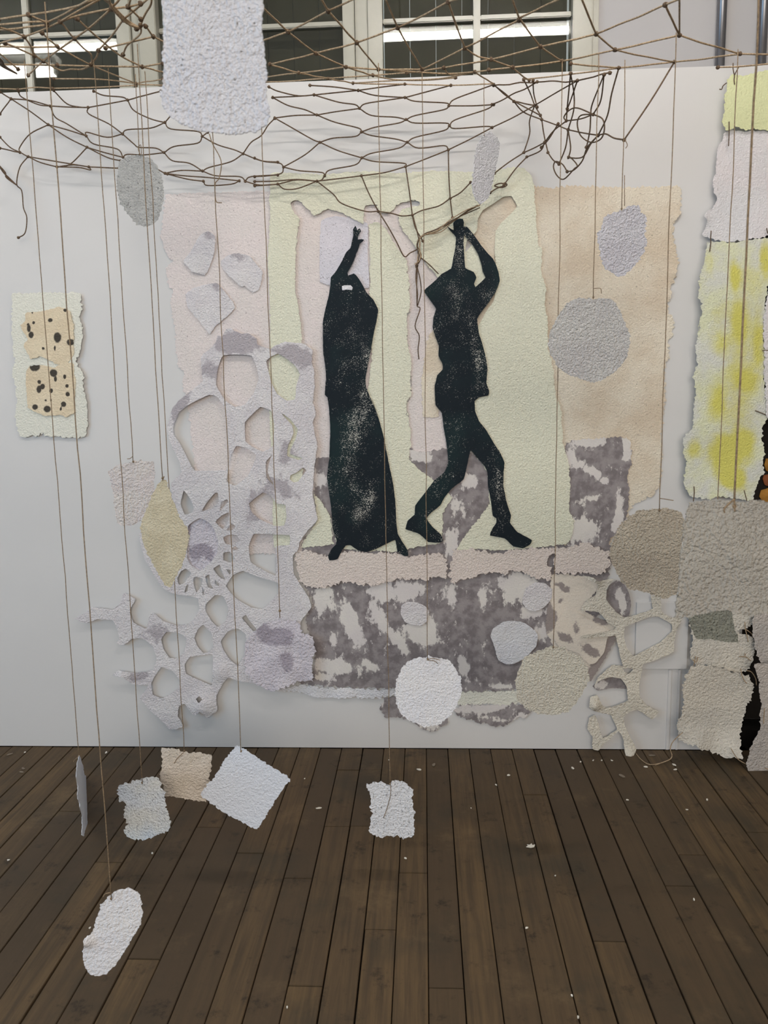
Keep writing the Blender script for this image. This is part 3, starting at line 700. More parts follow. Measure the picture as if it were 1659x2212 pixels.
wp('cut_disc', 'grey_paint', 'Q3: 400,935 450,895 530,862 600,875 645,920 640,955 540,945 440,965', 6, 'grey painted scrap in the right lattice\'s lower hole', jag=1, grid=6, blobs=[(1300, 1480, 12, 8, 0, -.6)])
wp('cut_lattice', 'lattice_green', 'Q3: 280,140 400,150 440,178 550,165 505,230 495,310 560,395 625,440 690,430 780,400 830,375 815,285 885,300 895,400 960,440 1040,450 1005,520 985,600 975,690 850,740 755,775 750,830 730,930 740,1010 790,1070 875,1115 830,1172 720,1100 660,1115 620,1155 635,1230 660,1275 710,1375 630,1455 615,1300 583,1252 540,1290 480,1345 440,1390 400,1380 395,1290 360,1235 375,1160 420,1140 440,1200 475,1305 572,1240 530,1140 440,1120 370,1080 380,1010 430,990 470,1070 500,1090 590,1060 650,1030 640,930 600,880 530,865 450,890 405,935 440,870 540,780 615,785 600,740 590,690 570,600 565,572 480,582 320,590 320,572 430,555 550,530 568,512 510,480 440,400 310,385 350,320 420,280 435,205 400,180 330,150', 32,
   'pale greenish paper lattice low on the right of the wall', jag=.8, step=4, grid=8, wave=.010, wscale=8, thick=.002,
   holes=['Q3: 630,510 700,480 800,440 870,435 965,490 965,540 880,620 720,700 690,715 640,650 625,580', 'Q3: 618,812 650,798 688,812 660,843 628,830'], curl=[(1355, 1630, 30, .04), (1285, 1250, 24, .02), (1282, 1520, 20, .03)])
# --- fringe below the painted sheet
wp('torn_fringe', 'plain_white', 'Q4: 0,850 60,838 130,825 260,838 400,845 640,850 700,870 620,885 560,890 500,902 400,893 300,897 210,893 130,868', 5, 'long curling white fringe under the broad painted sheet', jag=2, grid=8, wave=.008, wscale=14)
wp('torn_fringe', 'cream_pale', 'Q4: 980,868 1150,860 1300,850 1320,900 1290,935 1150,930 980,940', 5, 'short cream fringe between the white disc and the greenish disc', jag=2, grid=8)
wp('painted_sheet', 'grey_paint', 'Q4: 556,945 580,905 620,888 700,920 740,1000 690,1012 650,1000 590,1010', 6, 'small grey torn scrap left of the white hanging disc', jag=2, grid=7, blobs=[(826, 1520, 6, 6, 0, -.4)])
wp('painted_sheet', 'grey_paint', 'Q4: 700,1000 800,1040 920,1005 915,1040 870,1065 830,1082 790,1066 740,1040', 6, 'grey torn scrap peeping under the white hanging disc', jag=1.5, grid=7, blobs=[(930, 1570, 30, 10, 0, -.5)])
wp('painted_sheet', 'grey_paint', 'Q4: 955,965 1000,935 1100,938 1200,930 1270,922 1310,935 1385,962 1350,1000 1290,1010 1240,1050 1150,1045 1050,1020 980,995', 7, 'long grey torn scrap between the white disc and the greenish disc', jag=2.2, grid=7, blobs=[(1040, 1527, 60, 9, -3, -1), (1128, 1548, 14, 8, 0, -.8), (1070, 1552, 40, 5, 10, -.5)])
# --- framed sheet with ink spots on the far left
wp('mounted_sheet', 'cream_pale', 'Q7: 95,120 300,110 560,110 595,125 605,200 590,300 615,420 600,520 562,620 610,690 615,790 640,920 645,1040 630,1165 470,1175 300,1155 160,1165 120,1080 110,990 130,900 100,700 110,600 90,400 95,250', 12, 'tall cream sheet mounted alone on the left of the wall', jag=2, wave=.006)
def spots(s, r):
    return [(x, y, rr[0], rr[1], 0, 1.25) for (x, y), rr in zip(px(s), r)]
wp('ink_spotted_sheet', 'tan_stain', 'Q7: 195,260 330,240 440,215 510,240 540,330 542,450 540,570 490,630 430,640 360,605 290,580 230,598 200,550 175,500 205,450 150,350 190,320', 22, 'upper tan ink spotted square on the left cream sheet', jag=1.2, grid=2.6, step=4,
   blobs=spots('Q7: 232,420 215,375 425,440 520,475 480,240 372,312 250,330 210,345 430,300 240,258 405,520 320,520', [(5.5, 7), (4, 8), (8, 11), (8, 7), (4, 3.4), (5, 4), (3, 3.4), (3, 3), (1.5, 1.5), (2, 2), (2, 6), (3, 3)]))
wp('ink_spotted_sheet', 'tan_stain', 'Q7: 195,690 220,650 300,640 400,660 480,620 540,630 545,700 560,760 550,900 550,990 500,1020 420,1010 330,1015 240,975 205,950 200,850 190,770', 22, 'lower tan ink spotted square on the left cream sheet', jag=1.2, grid=2.6, step=4,
   blobs=spots('Q7: 258,655 395,700 478,728 290,765 288,820 315,800 378,830 500,855 470,930 450,965 350,965 260,950 378,900 338,900 495,795 410,745', [(11, 9.5), (8, 8), (3, 5), (4, 4), (5, 8), (5, 6), (4, 5), (4.5, 5), (5.5, 6), (2.5, 4), (8, 7), (6, 6), (2, 3), (2.4, 2.6), (3.6, 4), (3, 6)]))

# --- board and panel joint low on the right
bL, bT = at(1374, 1300, D), at(1481, 1443, D)
bo = box('white_board', (bL[0], bT[0], D - .012, D - .0005, bT[2], bL[2]), M('wall_white'), bev=.001)
tag(bo, 'small square white board behind the right lattice', 'board')
for i, (a, b, d) in enumerate(((1440, 1447, .006), (1447, 1461, .003), (1461, 1466, .006))):
    p, q = at(a, 1540, D), at(b, 1540, D)
    t = box('trim_%d' % (4 + i), (p[0], q[0], D - d, D - .0003, .003, at(1450, 1446, D)[2]), M('wall_white'), bev=.001); tag(t, kind='structure')

# ================================================================== right hand column of stitched sheets
flatc = D - .03
def stitch(root_o, pts, r=.0017, Y=None, mat='jute_dark', name='stitch'):
    c0 = np.array(root_o['_c0'])
    p = [at(x, y, Y) - c0 for x, y in px(pts)]
    link(name, tube_mesh(name, smooth_path([tuple(v) for v in p], 5), r, 5), M(mat), root_o)
s1 = sheet('stitched_sheet', M('yellow'), 'S1: 905,540 940,470 985,425 1040,440 1110,465 1280,410 1400,395 1521,365 1900,350 1950,1270 1521,1268 1420,1258 1330,1245 1280,1230 1200,1265 1120,1245 1050,1220 960,1245 880,1265 830,1150 855,900 860,730 905,680', D - .05, 'pale yellow sheet, topmost of the stitched column at the right', 'paper', grid=10, wave=.006)
stitch(s1, 'S1: 1000,250 1000,340 1020,440 1015,500 1022,570', Y=D - .06); stitch(s1, 'S1: 1085,310 1050,370 1022,430', Y=D - .06)
stitch(s1, 'S1: 905,545 850,590 830,640 795,640', Y=D - .06); stitch(s1, 'S1: 940,1125 940,1300 932,1490', Y=D - .062)
s2 = sheet('stitched_sheet', M('lilac_white'), 'S1: 890,1260 1200,1275 1500,1270 1900,1290 S2: 1900,800 1521,770 1300,800 1100,835 930,855 780,825 660,805 540,740 598,600 600,540 552,470 690,330 755,205 700,130 690,0 S1: 690,2000 742,1850 750,1520 830,1400', D - .035, 'pale lilac sheet stitched under the pale yellow one', 'paper', grid=10, wave=.008, curl=[(1520, 475, 14, .015)])
stitch(s2, 'S2: 672,680 665,800 668,850 650,990', Y=D - .062)
s3 = sheet('stitched_sheet', M('yellow_wash'), 'S2: 600,860 800,850 930,865 1200,830 1521,790 1640,780 1600,1100 1521,1400 1470,1700 1450,2000 S3: 1150,0 1160,200 1180,400 1160,600 1170,800 1182,960 1200,1100 1150,1230 1140,1380 1170,1550 1140,1640 1160,1760 1100,1870 1050,1980 1030,2090 950,2100 740,2070 620,2060 500,2090 330,2070 240,2000 195,1880 225,1750 245,1640 210,1560 195,1400 230,1320 300,1250 320,1050 330,920 355,830 335,750 320,600 360,500 360,410 345,300 390,0 S2: 480,2212 500,2000 525,1900 520,1780 460,1640 490,1560 470,1480 500,1330 540,1200 570,1060', D - .05,
   'long sheet washed with bright yellow in the stitched column', 'paper', grid=10, wave=.010, jag=1.8,
   blobs=[(1585, 600, 15, 42, 0, .9), (1594, 700, 28, 70, 0, .85), (1560, 740, 40, 50, 0, .6), (1650, 560, 12, 50, 0, .9), (1530, 570, 14, 40, 0, .55), (1570, 980, 46, 60, 0, 1.0), (1600, 960, 34, 50, 0, 1.0), (1580, 1030, 32, 30, 0, 1.1), (1500, 970, 20, 30, 0, .7), (1605, 820, 46, 44, 0, .8), (1550, 870, 30, 60, 0, .72), (1635, 740, 20, 90, 0, .75), (1510, 620, 10, 40, 0, .4), (1595, 850, 46, 240, 0, .60), (1620, 600, 40, 60, 0, .5), (1560, 680, 40, 60, 0, .45)])
stitch(s3, 'S3: 332,1940 335,2020 325,2120', Y=D - .06); stitch(s3, 'S3: 930,1985 950,2060 970,2140', Y=D - .06)
stitch(s3, 'S3: 1065,1035 1130,1060 1195,1088', Y=D - .06); stitch(s3, 'S3: 1150,320 1180,312 1225,315', Y=D - .062); stitch(s3, 'S2: 1500,640 1510,690 1530,740', Y=D - .062)
s4 = sheet('stitched_sheet', M('lilac_white'), 'S2: 1530,1560 1700,1500 1900,1500 S3: 1600,1100 1400,1120 1217,1125 1190,1080 1188,850 1165,650 1170,300 1150,0', D - .06, 'narrow lilac sheet stitched to the right of the yellow washed one', 'paper', grid=10)
s5 = sheet('stitched_sheet', M('stitched_pale'), 'S5: 400,-200 1100,-200 1140,60 1150,200 1125,262 1050,310 930,330 970,372 1050,370 1130,420 1165,540 1130,680 1070,790 1000,830 920,835 850,800 760,765 600,750 450,740 400,680 385,600 410,470 400,340 365,180', D - .05, 'pale sheet stitched below, with a notch at its right edge', 'paper', grid=9, wave=.010)
stitch(s5, 'S5: 1050,240 1060,340 1075,400 1090,480', Y=D - .075, mat='jute'); stitch(s5, 'S5: 1050,320 1130,380 1150,430', Y=D - .075, mat='jute')
stitch(s5, 'S5: 980,655 1060,660 1120,705', Y=D - .075, mat='jute'); stitch(s5, 'S5: 1055,620 1050,660', Y=D - .075, mat='jute')
stitch(s5, 'S5: 462,650 450,720 440,775', Y=D - .075, mat='jute'); stitch(s5, 'S5: 425,690 470,720 490,660', Y=D - .075, mat='jute')
s6 = sheet('stitched_sheet', M('stitched_pale'), 'S5: 340,830 400,745 520,738 600,745 760,768 860,812 930,840 1000,838 1060,860 1110,920 1150,1030 1130,1080 1070,1200 1040,1230 1030,1330 995,1430 1002,1480 960,1600 955,1770 890,1810 800,1820 700,1800 620,1760 500,1710 330,1660 240,1600 230,1400 280,1310 290,1170 300,1120 285,1000 310,920', D - .09, 'large curling pale sheet, lowest of the stitched column above the floor', 'paper', grid=9, wave=.024, wscale=4, jag=2.2, curl=[(1590, 1625, 60, .05), (1500, 1610, 60, .03)])
stitch(s6, 'S5: 1000,800 1020,890 1050,950 1075,975', Y=D - .125, mat='jute')
stitch(s6, 'S5: 1070,820 1130,840 1180,920 1190,1000', Y=D - .10, mat='jute')
stitch(s6, 'S5: 310,1560 230,1630 180,1690 160,1760 180,1830 170,1870 120,1900 -20,1950', Y=D - .13, mat='jute', name='loose_end')
stitch(s6, 'S5: 885,1755 930,1830 980,1890 1070,1940', Y=D - .15, mat='jute', name='loose_end')
s7 = sheet('stitched_sheet', M('stitched_grey'), 'S5: 1150,-260 1500,-260 1500,790 1400,800 1300,765 1245,725 1190,640 1160,480 1135,380 1150,190', D - .10, 'grey beige sheet at the right edge, beside the notched pale sheet', 'paper', grid=9)
s8 = sheet('stitched_sheet', M('stitched_grey'), 'S5: 1160,740 1200,890 1220,1000 1225,1150 1250,1280 1220,1330 1230,1390 1215,1440 1230,1500 1170,1600 1110,1720 1080,1850 1050,1960 1110,2020 1160,2020 1270,2060 1330,2085 1500,2085 1500,745 1300,740', D - .16, 'grey beige sheet reaching the floor at the right edge', 'paper', grid=9, wave=.012)
stitch(s8, 'S5: 1285,1270 1278,1380 1275,1455', Y=D - .185, mat='jute'); stitch(s8, 'S5: 1290,1985 1340,2005', Y=D - .185, mat='jute')
# dark display board past the end of the partition
xb0 = at(1575, 1300, YW - .02)[0]
db = box('display_board', (xb0, xb0 + .9, YW - .05, YW - .02, at(1600, 1541, YW)[2], 2.1), M('dark_board')); tag(db, 'dark display board beyond the right end of the white wall', 'board')
db2 = box('dark_block', (xb0, xb0 + .9, YW - .16, YW - .052, .001, at(1600, 1541, YW)[2] - .001), M('black_board')); tag(db2, 'black plinth at floor level behind the stitched sheets', 'block')  # plain black block in the gap below the display board
for s, k, l in (('S3: 1165,1680 1190,1610 1260,1600 1330,1650 1320,1740 1240,1770 1185,1745', 'ochre', 'ochre oval on the dark board, upper one'),
                ('S3: 1148,1850 1165,1805 1240,1790 1330,1830 1330,1920 1240,1945 1170,1920', 'rust', 'reddish brown oval on the dark board, middle one'),
                ('S3: 1108,2060 1130,1985 1220,1955 1330,1990 1340,2090 1260,2140 1150,2120', 'ochre', 'ochre oval on the dark board, lowest and largest')):
    sheet('painted_oval', M(k), s, YW - .053, l, 'cutout', jag=.5, grid=8, thick=.004, group='ovals on the dark board', bulge=.012)

# ================================================================== net of jute cord
NET0 = at(829, 170, 2.4)
netroot = empty('rope_net', tuple(NET0)); tag(netroot, 'knotted brown jute net draped across the top of the wall', 'net')
knots_done = set()
def cord(s, r=.0021, mat='jute_dark', knots=True, slack=0.0, dd=0.0, per=5, name='cord', taut=.05):
    p = px(s)
    pts = [at(x, y, ndepth(x, y) + dd) - NET0 for x, y in p]
    if len(pts) == 2:
        a, b = pts; L = np.linalg.norm(b - a); sd = random.random() * 90
        n = max(4, int(L / .02)); out = []
        for i in range(n + 1):
            t = i / n; e = math.sin(math.pi * t)
            q = a + (b - a) * t; q = q + np.array([0, .2, 1.0]) * (noise.noise((sd, t * 2.2, 0)) * taut * L * e - slack * L * e)
            out.append(tuple(q))
    else: out = smooth_path([tuple(q) for q in pts], per)
    link(name, tube_mesh(name, out, r, 6), M(mat), netroot)
    if knots:
        for q, pp in ((pts[0], p[0]), (pts[-1], p[-1])):
            key = (round(pp[0] / 6), round(pp[1] / 6))
            if key in knots_done or pp[1] < 2: continue
            knots_done.add(key)
            k = link('knot', knot_mesh(.0052), M(mat), netroot, tuple(q)); k.rotation_euler = (random.random() * 6, random.random() * 6, random.random() * 6)
def cords(crop, lst, **kw):
    for s in lst: cord(crop + ': ' + s, **kw)
# mesh draped on the wall
cords('R1', ['0,550 65,590', '65,590 180,600 300,633', '110,545 130,580 230,625 300,633', '320,540 400,620 480,640 527,642', '300,633 420,640 527,642', '527,642 620,625 762,598', '560,545 620,570 730,580 762,598', '762,598 960,545',
 '65,590 0,680', '65,590 180,665 288,745', '300,633 330,700 400,740 515,812', '527,642 530,680 650,740 732,800', '762,598 800,660 900,710 985,732', '288,745 180,800 118,880 118,910', '288,745 400,775 515,812', '288,745 400,820 520,880',
 '515,812 520,790 640,820 732,800', '515,812 560,860 700,890 735,940', '732,800 760,775 900,765 985,732', '732,800 800,860 830,880 930,885 980,912', '985,732 1020,770 1180,785 1208,815', '985,732 1020,690', '0,820 60,880 118,910', '0,885 118,910', '118,910 168,935', '168,935 118,1000 100,1100 130,1140 140,1240 160,1300 150,1390 110,1420',
 '168,935 240,970 340,997', '168,935 250,950 530,997', '340,997 420,980 520,880', '520,880 620,910 735,940', '520,880 640,940 720,960', '735,940 760,922 860,925 980,912', '980,912 1040,875 1180,855 1208,815', '980,912 1030,960 1130,975 1210,1022', '1208,815 1300,865 1400,895 1452,918', '1208,815 1240,790',
 '1452,918 1500,850 1560,810 1600,750 1640,708', '1452,918 1380,965 1250,1000 1210,1022', '1210,1022 1080,1018 985,1035', '985,1035 915,1000', '985,1035 1100,1050 1240,1060 1430,1080', '1000,1040 1120,1070 1215,1083', '1210,1022 1290,1050 1430,1055 1465,1083', '1215,1083 1240,1108 1380,1100 1430,1080',
 '1465,1083 1500,1055 1659,1045', '1465,1083 1550,1105 1659,1100', '1452,918 1560,960 1659,968', '530,997 600,1000 710,1005', '340,997 440,985 530,997', '530,997 540,1015 470,1000 340,997'], r=.0021)
cords('R2', ['107,582 260,575 355,567', '107,582 200,630 300,655 372,687', '85,520 140,545 260,572 355,567', '355,567 470,555 618,540', '355,567 500,610 600,625 626,648', '330,510 480,520 618,540', '618,540 760,520 898,503', '618,540 720,570 898,583', '898,583 1040,545 1172,510', '898,583 960,605 1140,615 1160,632',
 '1160,632 1190,595 1320,545 1428,505', '1160,632 1300,632 1428,625', '372,687 480,668 626,648', '372,687 480,730 620,765 638,788', '626,648 660,620 780,600 898,583', '626,648 700,690 840,700 905,715', '905,715 960,690 1130,655 1160,632', '905,715 960,735 1140,735 1163,752', '1163,752 1200,715 1380,655 1428,625', '1163,752 1200,768 1380,755 1418,762',
 '120,705 240,690 372,687', '120,705 200,750 340,830 390,850', '390,850 470,825 600,815 638,788', '638,788 720,760 860,735 905,715', '638,788 700,810 840,830 912,850', '912,850 960,820 1130,780 1163,752', '912,850 980,885 1130,870 1157,895', '1157,895 1290,830 1418,762', '390,850 300,925 172,998', '390,850 500,900 640,943', '640,943 700,915 860,885 912,850',
 '640,943 720,965 890,975 902,995', '902,995 1020,950 1157,895', '172,998 270,1020 400,1030 418,1050', '418,1050 450,1015 600,985 640,943', '418,1050 400,1075 372,1082', '902,995 780,1030 638,1050', '638,1050 520,1065 372,1082', '372,1082 250,1075 140,1100', '372,1082 260,1125 180,1130 140,1100', '172,998 160,1035 80,1050 0,1055', '0,945 60,965 150,975 172,998',
 '902,995 925,1150 942,1285', '638,1050 680,1150 738,1262', '1157,895 1160,1050 1168,1185', '372,1082 470,1160 520,1215 660,1262 738,1262', '738,1262 820,1275 880,1290 942,1285', '942,1285 1000,1257 1100,1230 1168,1185', '1168,1185 1230,1150 1290,1090', '1168,1185 1182,1300', '942,1285 960,1360 1005,1440', '0,1110 80,1105 140,1100', '0,1085 120,1082 250,1072 372,1082'], r=.0021)
cords('P5', ['600,155 660,250 710,340 755,425 790,405 835,383', '805,178 825,250 845,330'], knots=False)
# bundle of twisted cords held by the striding figure
for i in range(5):
    j = lambda a: random.uniform(-a, a)
    cord('P5: ' + ' '.join('%f,%f' % (x + j(15), y + j(15)) for x, y in ((1200, 122), (1130, 160), (1040, 210), (960, 268), (870, 300), (842, 350), (846, 430), (830, 480))), r=.0017, mat=('jute', 'jute_dark')[i % 2], knots=False, dd=-.012 + .004 * i, per=6)
cords('P5', ['830,480 825,560 835,650 832,720 850,740 820,840 845,900 838,980 843,1040', '830,480 850,560 856,640 835,720', '835,480 830,600 832,720', '850,430 900,470 960,530'], r=.0019, knots=False)
cord('P5: 830,478 830,484', r=.006, knots=True)
# upper part of the net over the room
U = dict(r=.0020, mat='jute', taut=.012)
cords('R2', ['20,15 200,190', '20,250 200,190', '200,190 440,65', '440,65 600,-10', '440,65 395,-10', '440,65 610,255', '200,190 365,318', '365,318 610,255', '610,255 855,165', '855,165 1155,10', '855,165 780,-10', '855,165 1000,415', '610,255 740,415', '365,318 545,400', '365,318 90,385', '545,400 60,462', '545,400 740,415', '740,415 1000,415', '1000,415 1255,287',
 '1155,10 1240,-15', '1155,10 1255,287', '1255,287 1580,118', '1255,287 1330,335 1412,355', '1412,355 1540,402', '1412,355 1130,405', '90,385 262,435', '262,435 437,468', '437,468 705,450', '545,400 705,450', '705,450 910,435', '910,435 1130,405', '1130,405 1170,445 1315,430', '60,490 437,468', '437,468 588,497', '588,497 898,503', '898,503 1172,510', '588,497 850,480 1100,470 1315,430', '1315,430 1540,402', '1315,430 1430,500', '1540,402 1640,480', '1172,510 1430,500', '705,450 830,475 1000,480 1200,465', '740,415 1130,440 1315,430'], slack=.004, **U)
cords('R3', ['172,108 420,-10', '172,108 130,-10', '172,108 300,280', '300,280 632,203', '300,280 10,355', '300,280 430,365', '430,365 745,298', '430,365 -10,418', '632,203 545,-10', '632,203 1045,28', '632,203 745,298', '745,298 1130,210', '745,298 1100,370', '1045,28 1130,210', '1045,28 1140,-10', '1130,210 1130,-10', '1130,210 1492,322', '1100,370 768,405', '1100,370 1492,322', '1492,322 1680,325', '768,405 480,380', '768,405 200,475', '1360,402 1480,398 1680,380'], slack=.004, **U)
# loose corner at the right
cords('R3', ['768,405 725,560 700,690 645,808', '1100,370 960,600 800,835', '800,835 740,825 690,800 645,808', '645,808 560,795 465,775', '465,775 390,745 308,715', '308,715 200,670 140,605', '140,605 90,560 18,505', '140,605 265,630', '265,630 400,550 520,482', '265,630 140,700 10,762', '200,475 240,560 265,630', '265,630 300,690 308,715', '308,715 320,800 345,912', '345,912 375,955 410,980', '465,775 450,880 410,980', '480,440 500,560 498,660 465,775',
 '645,808 580,880 550,960 500,1015 460,1025', '460,1025 430,980 390,965 378,1000 400,1050 440,1070 500,1010 520,990 490,950 468,940', '465,775 480,880 468,940', '468,940 520,945 560,930 600,860 645,808', '680,445 610,620 600,690 595,780 575,880', '680,445 660,600 615,683', '615,683 540,690 520,740 540,810 600,850 660,830 682,770 670,710 615,683', '615,683 520,645 470,660 440,700 455,722', '615,683 540,710 455,722', '455,722 380,780 325,850', '325,850 300,900 218,938', '218,938 150,1010 85,1100', '265,630 235,720 235,800 200,912', '200,912 110,970 25,1035', '200,912 270,880 325,850', '405,740 350,830 305,880', '480,440 460,640 455,722', '520,482 480,600 460,650', '255,480 260,560 280,640', '85,1100 60,1095 25,1110 70,1120 100,1105 85,1090', '0,1150 40,1125 80,1110', '20,505 120,590 300,690', '280,490 20,510', '520,482 280,490', '520,482 715,435', '280,490 10,625'], r=.0021)
# thick near cords at the upper left
cords('Z6', ['-20,192 285,150', '285,150 465,225', '285,150 540,110 770,60 960,-10', '-20,248 300,220 465,215', '-20,302 465,250', '465,225 640,140 900,-10', '600,215 780,110 1000,-10', '600,215 740,385', '600,215 800,150 1110,85', '740,385 900,270 1110,85', '1110,85 1075,-10', '1110,85 1190,-10', '1110,85 1275,70', '1275,70 1300,-10', '1275,70 1400,35', '1275,70 1400,190', '1110,85 1225,195', '1225,195 1330,110 1470,-10', '1225,195 1110,360 980,500', '1225,195 1290,230 1360,290', '1400,250 1440,150 1500,50 1510,-10',
 '1400,250 1400,330 1330,400 1260,460 1225,545', '1450,260 1525,365', '1525,365 1640,420', '1525,365 1300,420 1050,480', '240,365 420,300 600,215', '240,365 120,310 -20,270', '240,365 -20,435', '240,365 300,450 340,540 430,610', '740,385 580,500 430,610 280,750', '740,385 830,480 905,545 905,640 820,690 700,690 600,700 430,610', '980,500 960,570 905,640', '770,190 980,380 1200,555 1415,665', '420,330 570,465', '570,465 890,640 1200,770 1355,830', '50,430 140,465 340,555', '570,465 300,470 -20,462', '570,650 980,660 1415,665', '1415,665 1620,630', '1415,665 1640,720',
 '535,785 1000,790 1355,830', '525,880 940,870 1355,850', '1355,830 1620,790', '1355,840 1640,850', '-20,640 300,645 570,650', '525,880 350,870 180,890', '-20,880 180,890', '-20,520 100,620 180,690'], r=.0020, mat='jute', knots=True, taut=.02)
for i in range(3):
    cord('Z6: %d,%d 1120,%d 1260,%d 1390,280' % (1040 + 20 * i, -10, 60 + 12 * i, 200 + 14 * i), r=.0026, mat='jute', knots=False, dd=-.01 * i)
for i in range(4):
    cord('R1: %d,340 %d,365 %d,395 100,440' % (-12, 4 + 3 * i, 12 + 6 * i), r=.0022, mat='jute_dark', knots=False, dd=-.004 * i)
    cord('R1: %d,980 %d,1030 %d,1060 98,1105' % (-12, 20 + 4 * i, 52 - 5 * i), r=.0022, mat='jute_dark', knots=False, dd=-.004 * i)

# ================================================================== papers hanging on strings
hung('hanging_paper', 'pulp_white', 'R1: 985,-150 980,100 985,250 970,330 985,430 975,520 960,570 990,660 1020,700 1080,745 1150,770 1230,795 1300,800 1400,808 1480,800 1530,795 1580,765 1610,720 1610,640 1590,560 1600,450 1580,300 1570,150 1560,-150', .98, (460, -48), -700, 'big white pulp rectangle hanging nearest, cut by the top edge', jag=1.6, grid=9, thick=.0022, yaw=.06, wave=.004, wscale=14)
hung('hanging_paper', 'grey_speck', 'R1: 720,960 770,930 840,925 890,940 940,990 975,1080 980,1180 965,1260 930,1330 870,1355 810,1335 760,1270 725,1220 705,1150 700,1080 710,1010', 2.30, (303, 337), 95, 'grey speckled oval hanging at the upper left', jag=1.6, grid=7, yaw=-.15, tails=['R1: 840,925 830,890 845,870 850,930'])
hung('hanging_paper', 'pulp_white', 'R2: 1370,800 1400,785 1440,815 1462,870 1450,960 1430,1050 1410,1140 1380,1200 1340,1222 1310,1180 1295,1090 1310,980 1325,880', 2.55, (1045, 296), 168, 'narrow white oval hanging over the striding figure\'s hands', jag=1.2, grid=6, yaw=.7)
hung('hanging_paper', 'pulp_lilac', 'Q1: 625,240 680,215 740,205 775,260 800,310 790,400 800,470 770,560 730,620 690,670 610,710 540,680 490,620 475,540 455,470 450,410 490,340 530,270', 2.10, (1342, 455), 304, 'lilac pulp piece hanging on a double string at the upper right', jag=1.8, grid=6, yaw=.1, tails=['Q1: 645,215 645,0', 'R3: 800,835 815,870 805,890'])
hung('hanging_paper', 'pulp_grey', 'Q1: 425,868 520,860 580,890 620,960 660,1060 690,1130 670,1260 610,1350 540,1410 430,1455 340,1430 250,1400 170,1340 125,1250 110,1180 125,1090 180,980 250,890 330,860', 2.00, (1281, 646), 160, 'grey white round pulp disc hanging before the tan sheet', jag=1.2, grid=8, yaw=.05, tails=['Q1: 430,795 475,795 482,830'])
hung('hanging_paper', 'pulp_sand', 'Q2: 720,840 830,830 930,820 1040,850 1060,960 1040,1080 1030,1300 1000,1440 900,1470 780,1420 660,1400 560,1270 520,1150 570,990 650,890', 1.86, (1423, 1105), 75, 'sand coloured pulp sheet hanging beside the big blurred one', jag=1.6, grid=8, yaw=-.05, tails=['Q2: 880,750 920,755 975,765'])
hung('hanging_paper', 'green_speck', 'S4: 300,700 800,700 860,1500 880,1800 900,1970 945,2050 950,2150 900,2130 740,2120 620,2090 400,2090 350,2000 300,1850 270,1500', 1.97, (1545, 1160), 117, 'dark greenish grey speckled sheet low behind the big blurred sheet', jag=1.2, grid=7, yaw=.05)
hung('hanging_paper', 'pulp_green', 'S4: 290,280 420,270 520,250 700,240 860,250 1000,270 1150,240 1280,250 1352,290 1600,300 1600,1750 1352,1730 1100,1780 900,1720 700,1700 300,1790 120,1800 110,1650 150,1400 170,1100 200,800 210,560 250,450', 1.22, (1583, 1098), -400, 'big blurred greenish white sheet hanging close at the right edge', jag=1.8, grid=9, thick=.0022, sr=.0016, yaw=.05, wave=.005, wscale=14, tails=['S4: 880,230 800,300 750,360 755,410', 'S4: 880,230 885,300 885,390'])
hung('hanging_paper', 'plain_white', 'Q4: 810,675 860,680 920,690 960,730 990,780 1000,840 990,900 960,960 920,1010 870,1045 800,1055 740,1030 680,1000 645,930 638,870 645,800 670,740 720,690 770,678', 2.14, (924, 1425), 150, 'white round disc with ragged rim hanging low at the centre', jag=1.8, grid=8, tilt=.12, tails=['Q4: 810,690 840,680 880,690', 'Q4: 812,690 850,695 870,710'])
hung('hanging_paper', 'disc_green', 'Q4: 1495,615 1560,625 1610,660 PX: 1252,1417 1268,1440 1273,1470 1261,1492 1246,1516 1225,1538 1195,1545 Q4: 1420,985 1350,960 1300,900 1290,820 1300,760 1340,680 1420,640', 2.10, (1195, 1400), 132, 'greenish white round disc hanging low beside the right lattice', jag=1.6, grid=8, tilt=.05)
hung('hanging_paper', 'rose_sheet', 'P7: 245,480 330,440 440,425 530,430 540,490 535,560 540,640 500,700 480,760 440,805 400,825 340,830 300,810 285,720 270,600 255,530', 2.08, (289, 1000), 108, 'pinkish grey square hanging behind the sand coloured leaf shape', jag=1.6, grid=7, yaw=.15, tails=['P7: 402,395 385,408 368,410'])
hung('hanging_paper', 'leaf_sand', 'P7: 585,540 610,545 625,600 660,690 690,770 740,840 755,900 740,980 710,1080 670,1160 640,1215 600,1205 560,1130 510,1040 475,960 450,870 455,800 490,720 530,620 560,570', 1.92, (352, 1036), 90, 'sand coloured leaf shaped sheet hanging before the lattice', jag=1.4, grid=7, yaw=-.1, tails=['P7: 585,535 600,520 590,548'])
hung('hanging_paper', 'blue_white', 'F1: 510,95 530,150 545,220 575,225 560,250 570,300 565,360 575,400 575,500 555,560 540,612 530,600 530,500 515,410 500,350 505,290 490,230 500,150', 2.02, (172, 1634), 190, 'white sheet hanging nearly edge-on at the lower left', jag=.9, grid=5, yaw=-1.15, tails=['F1: 508,95 480,120 478,130'])
hung('hanging_paper', 'blue_speck', 'F1: 755,290 800,265 830,275 870,245 910,245 950,230 1020,240 1040,300 1060,370 1075,440 1095,510 1085,570 1020,600 950,625 870,630 815,610 800,570 820,530 800,470 800,400 760,370', 2.02, (308, 1692), 100, 'bluish speckled sheet hanging over the floor at the lower left', jag=2.0, grid=6, tilt=.12, yaw=-.1)
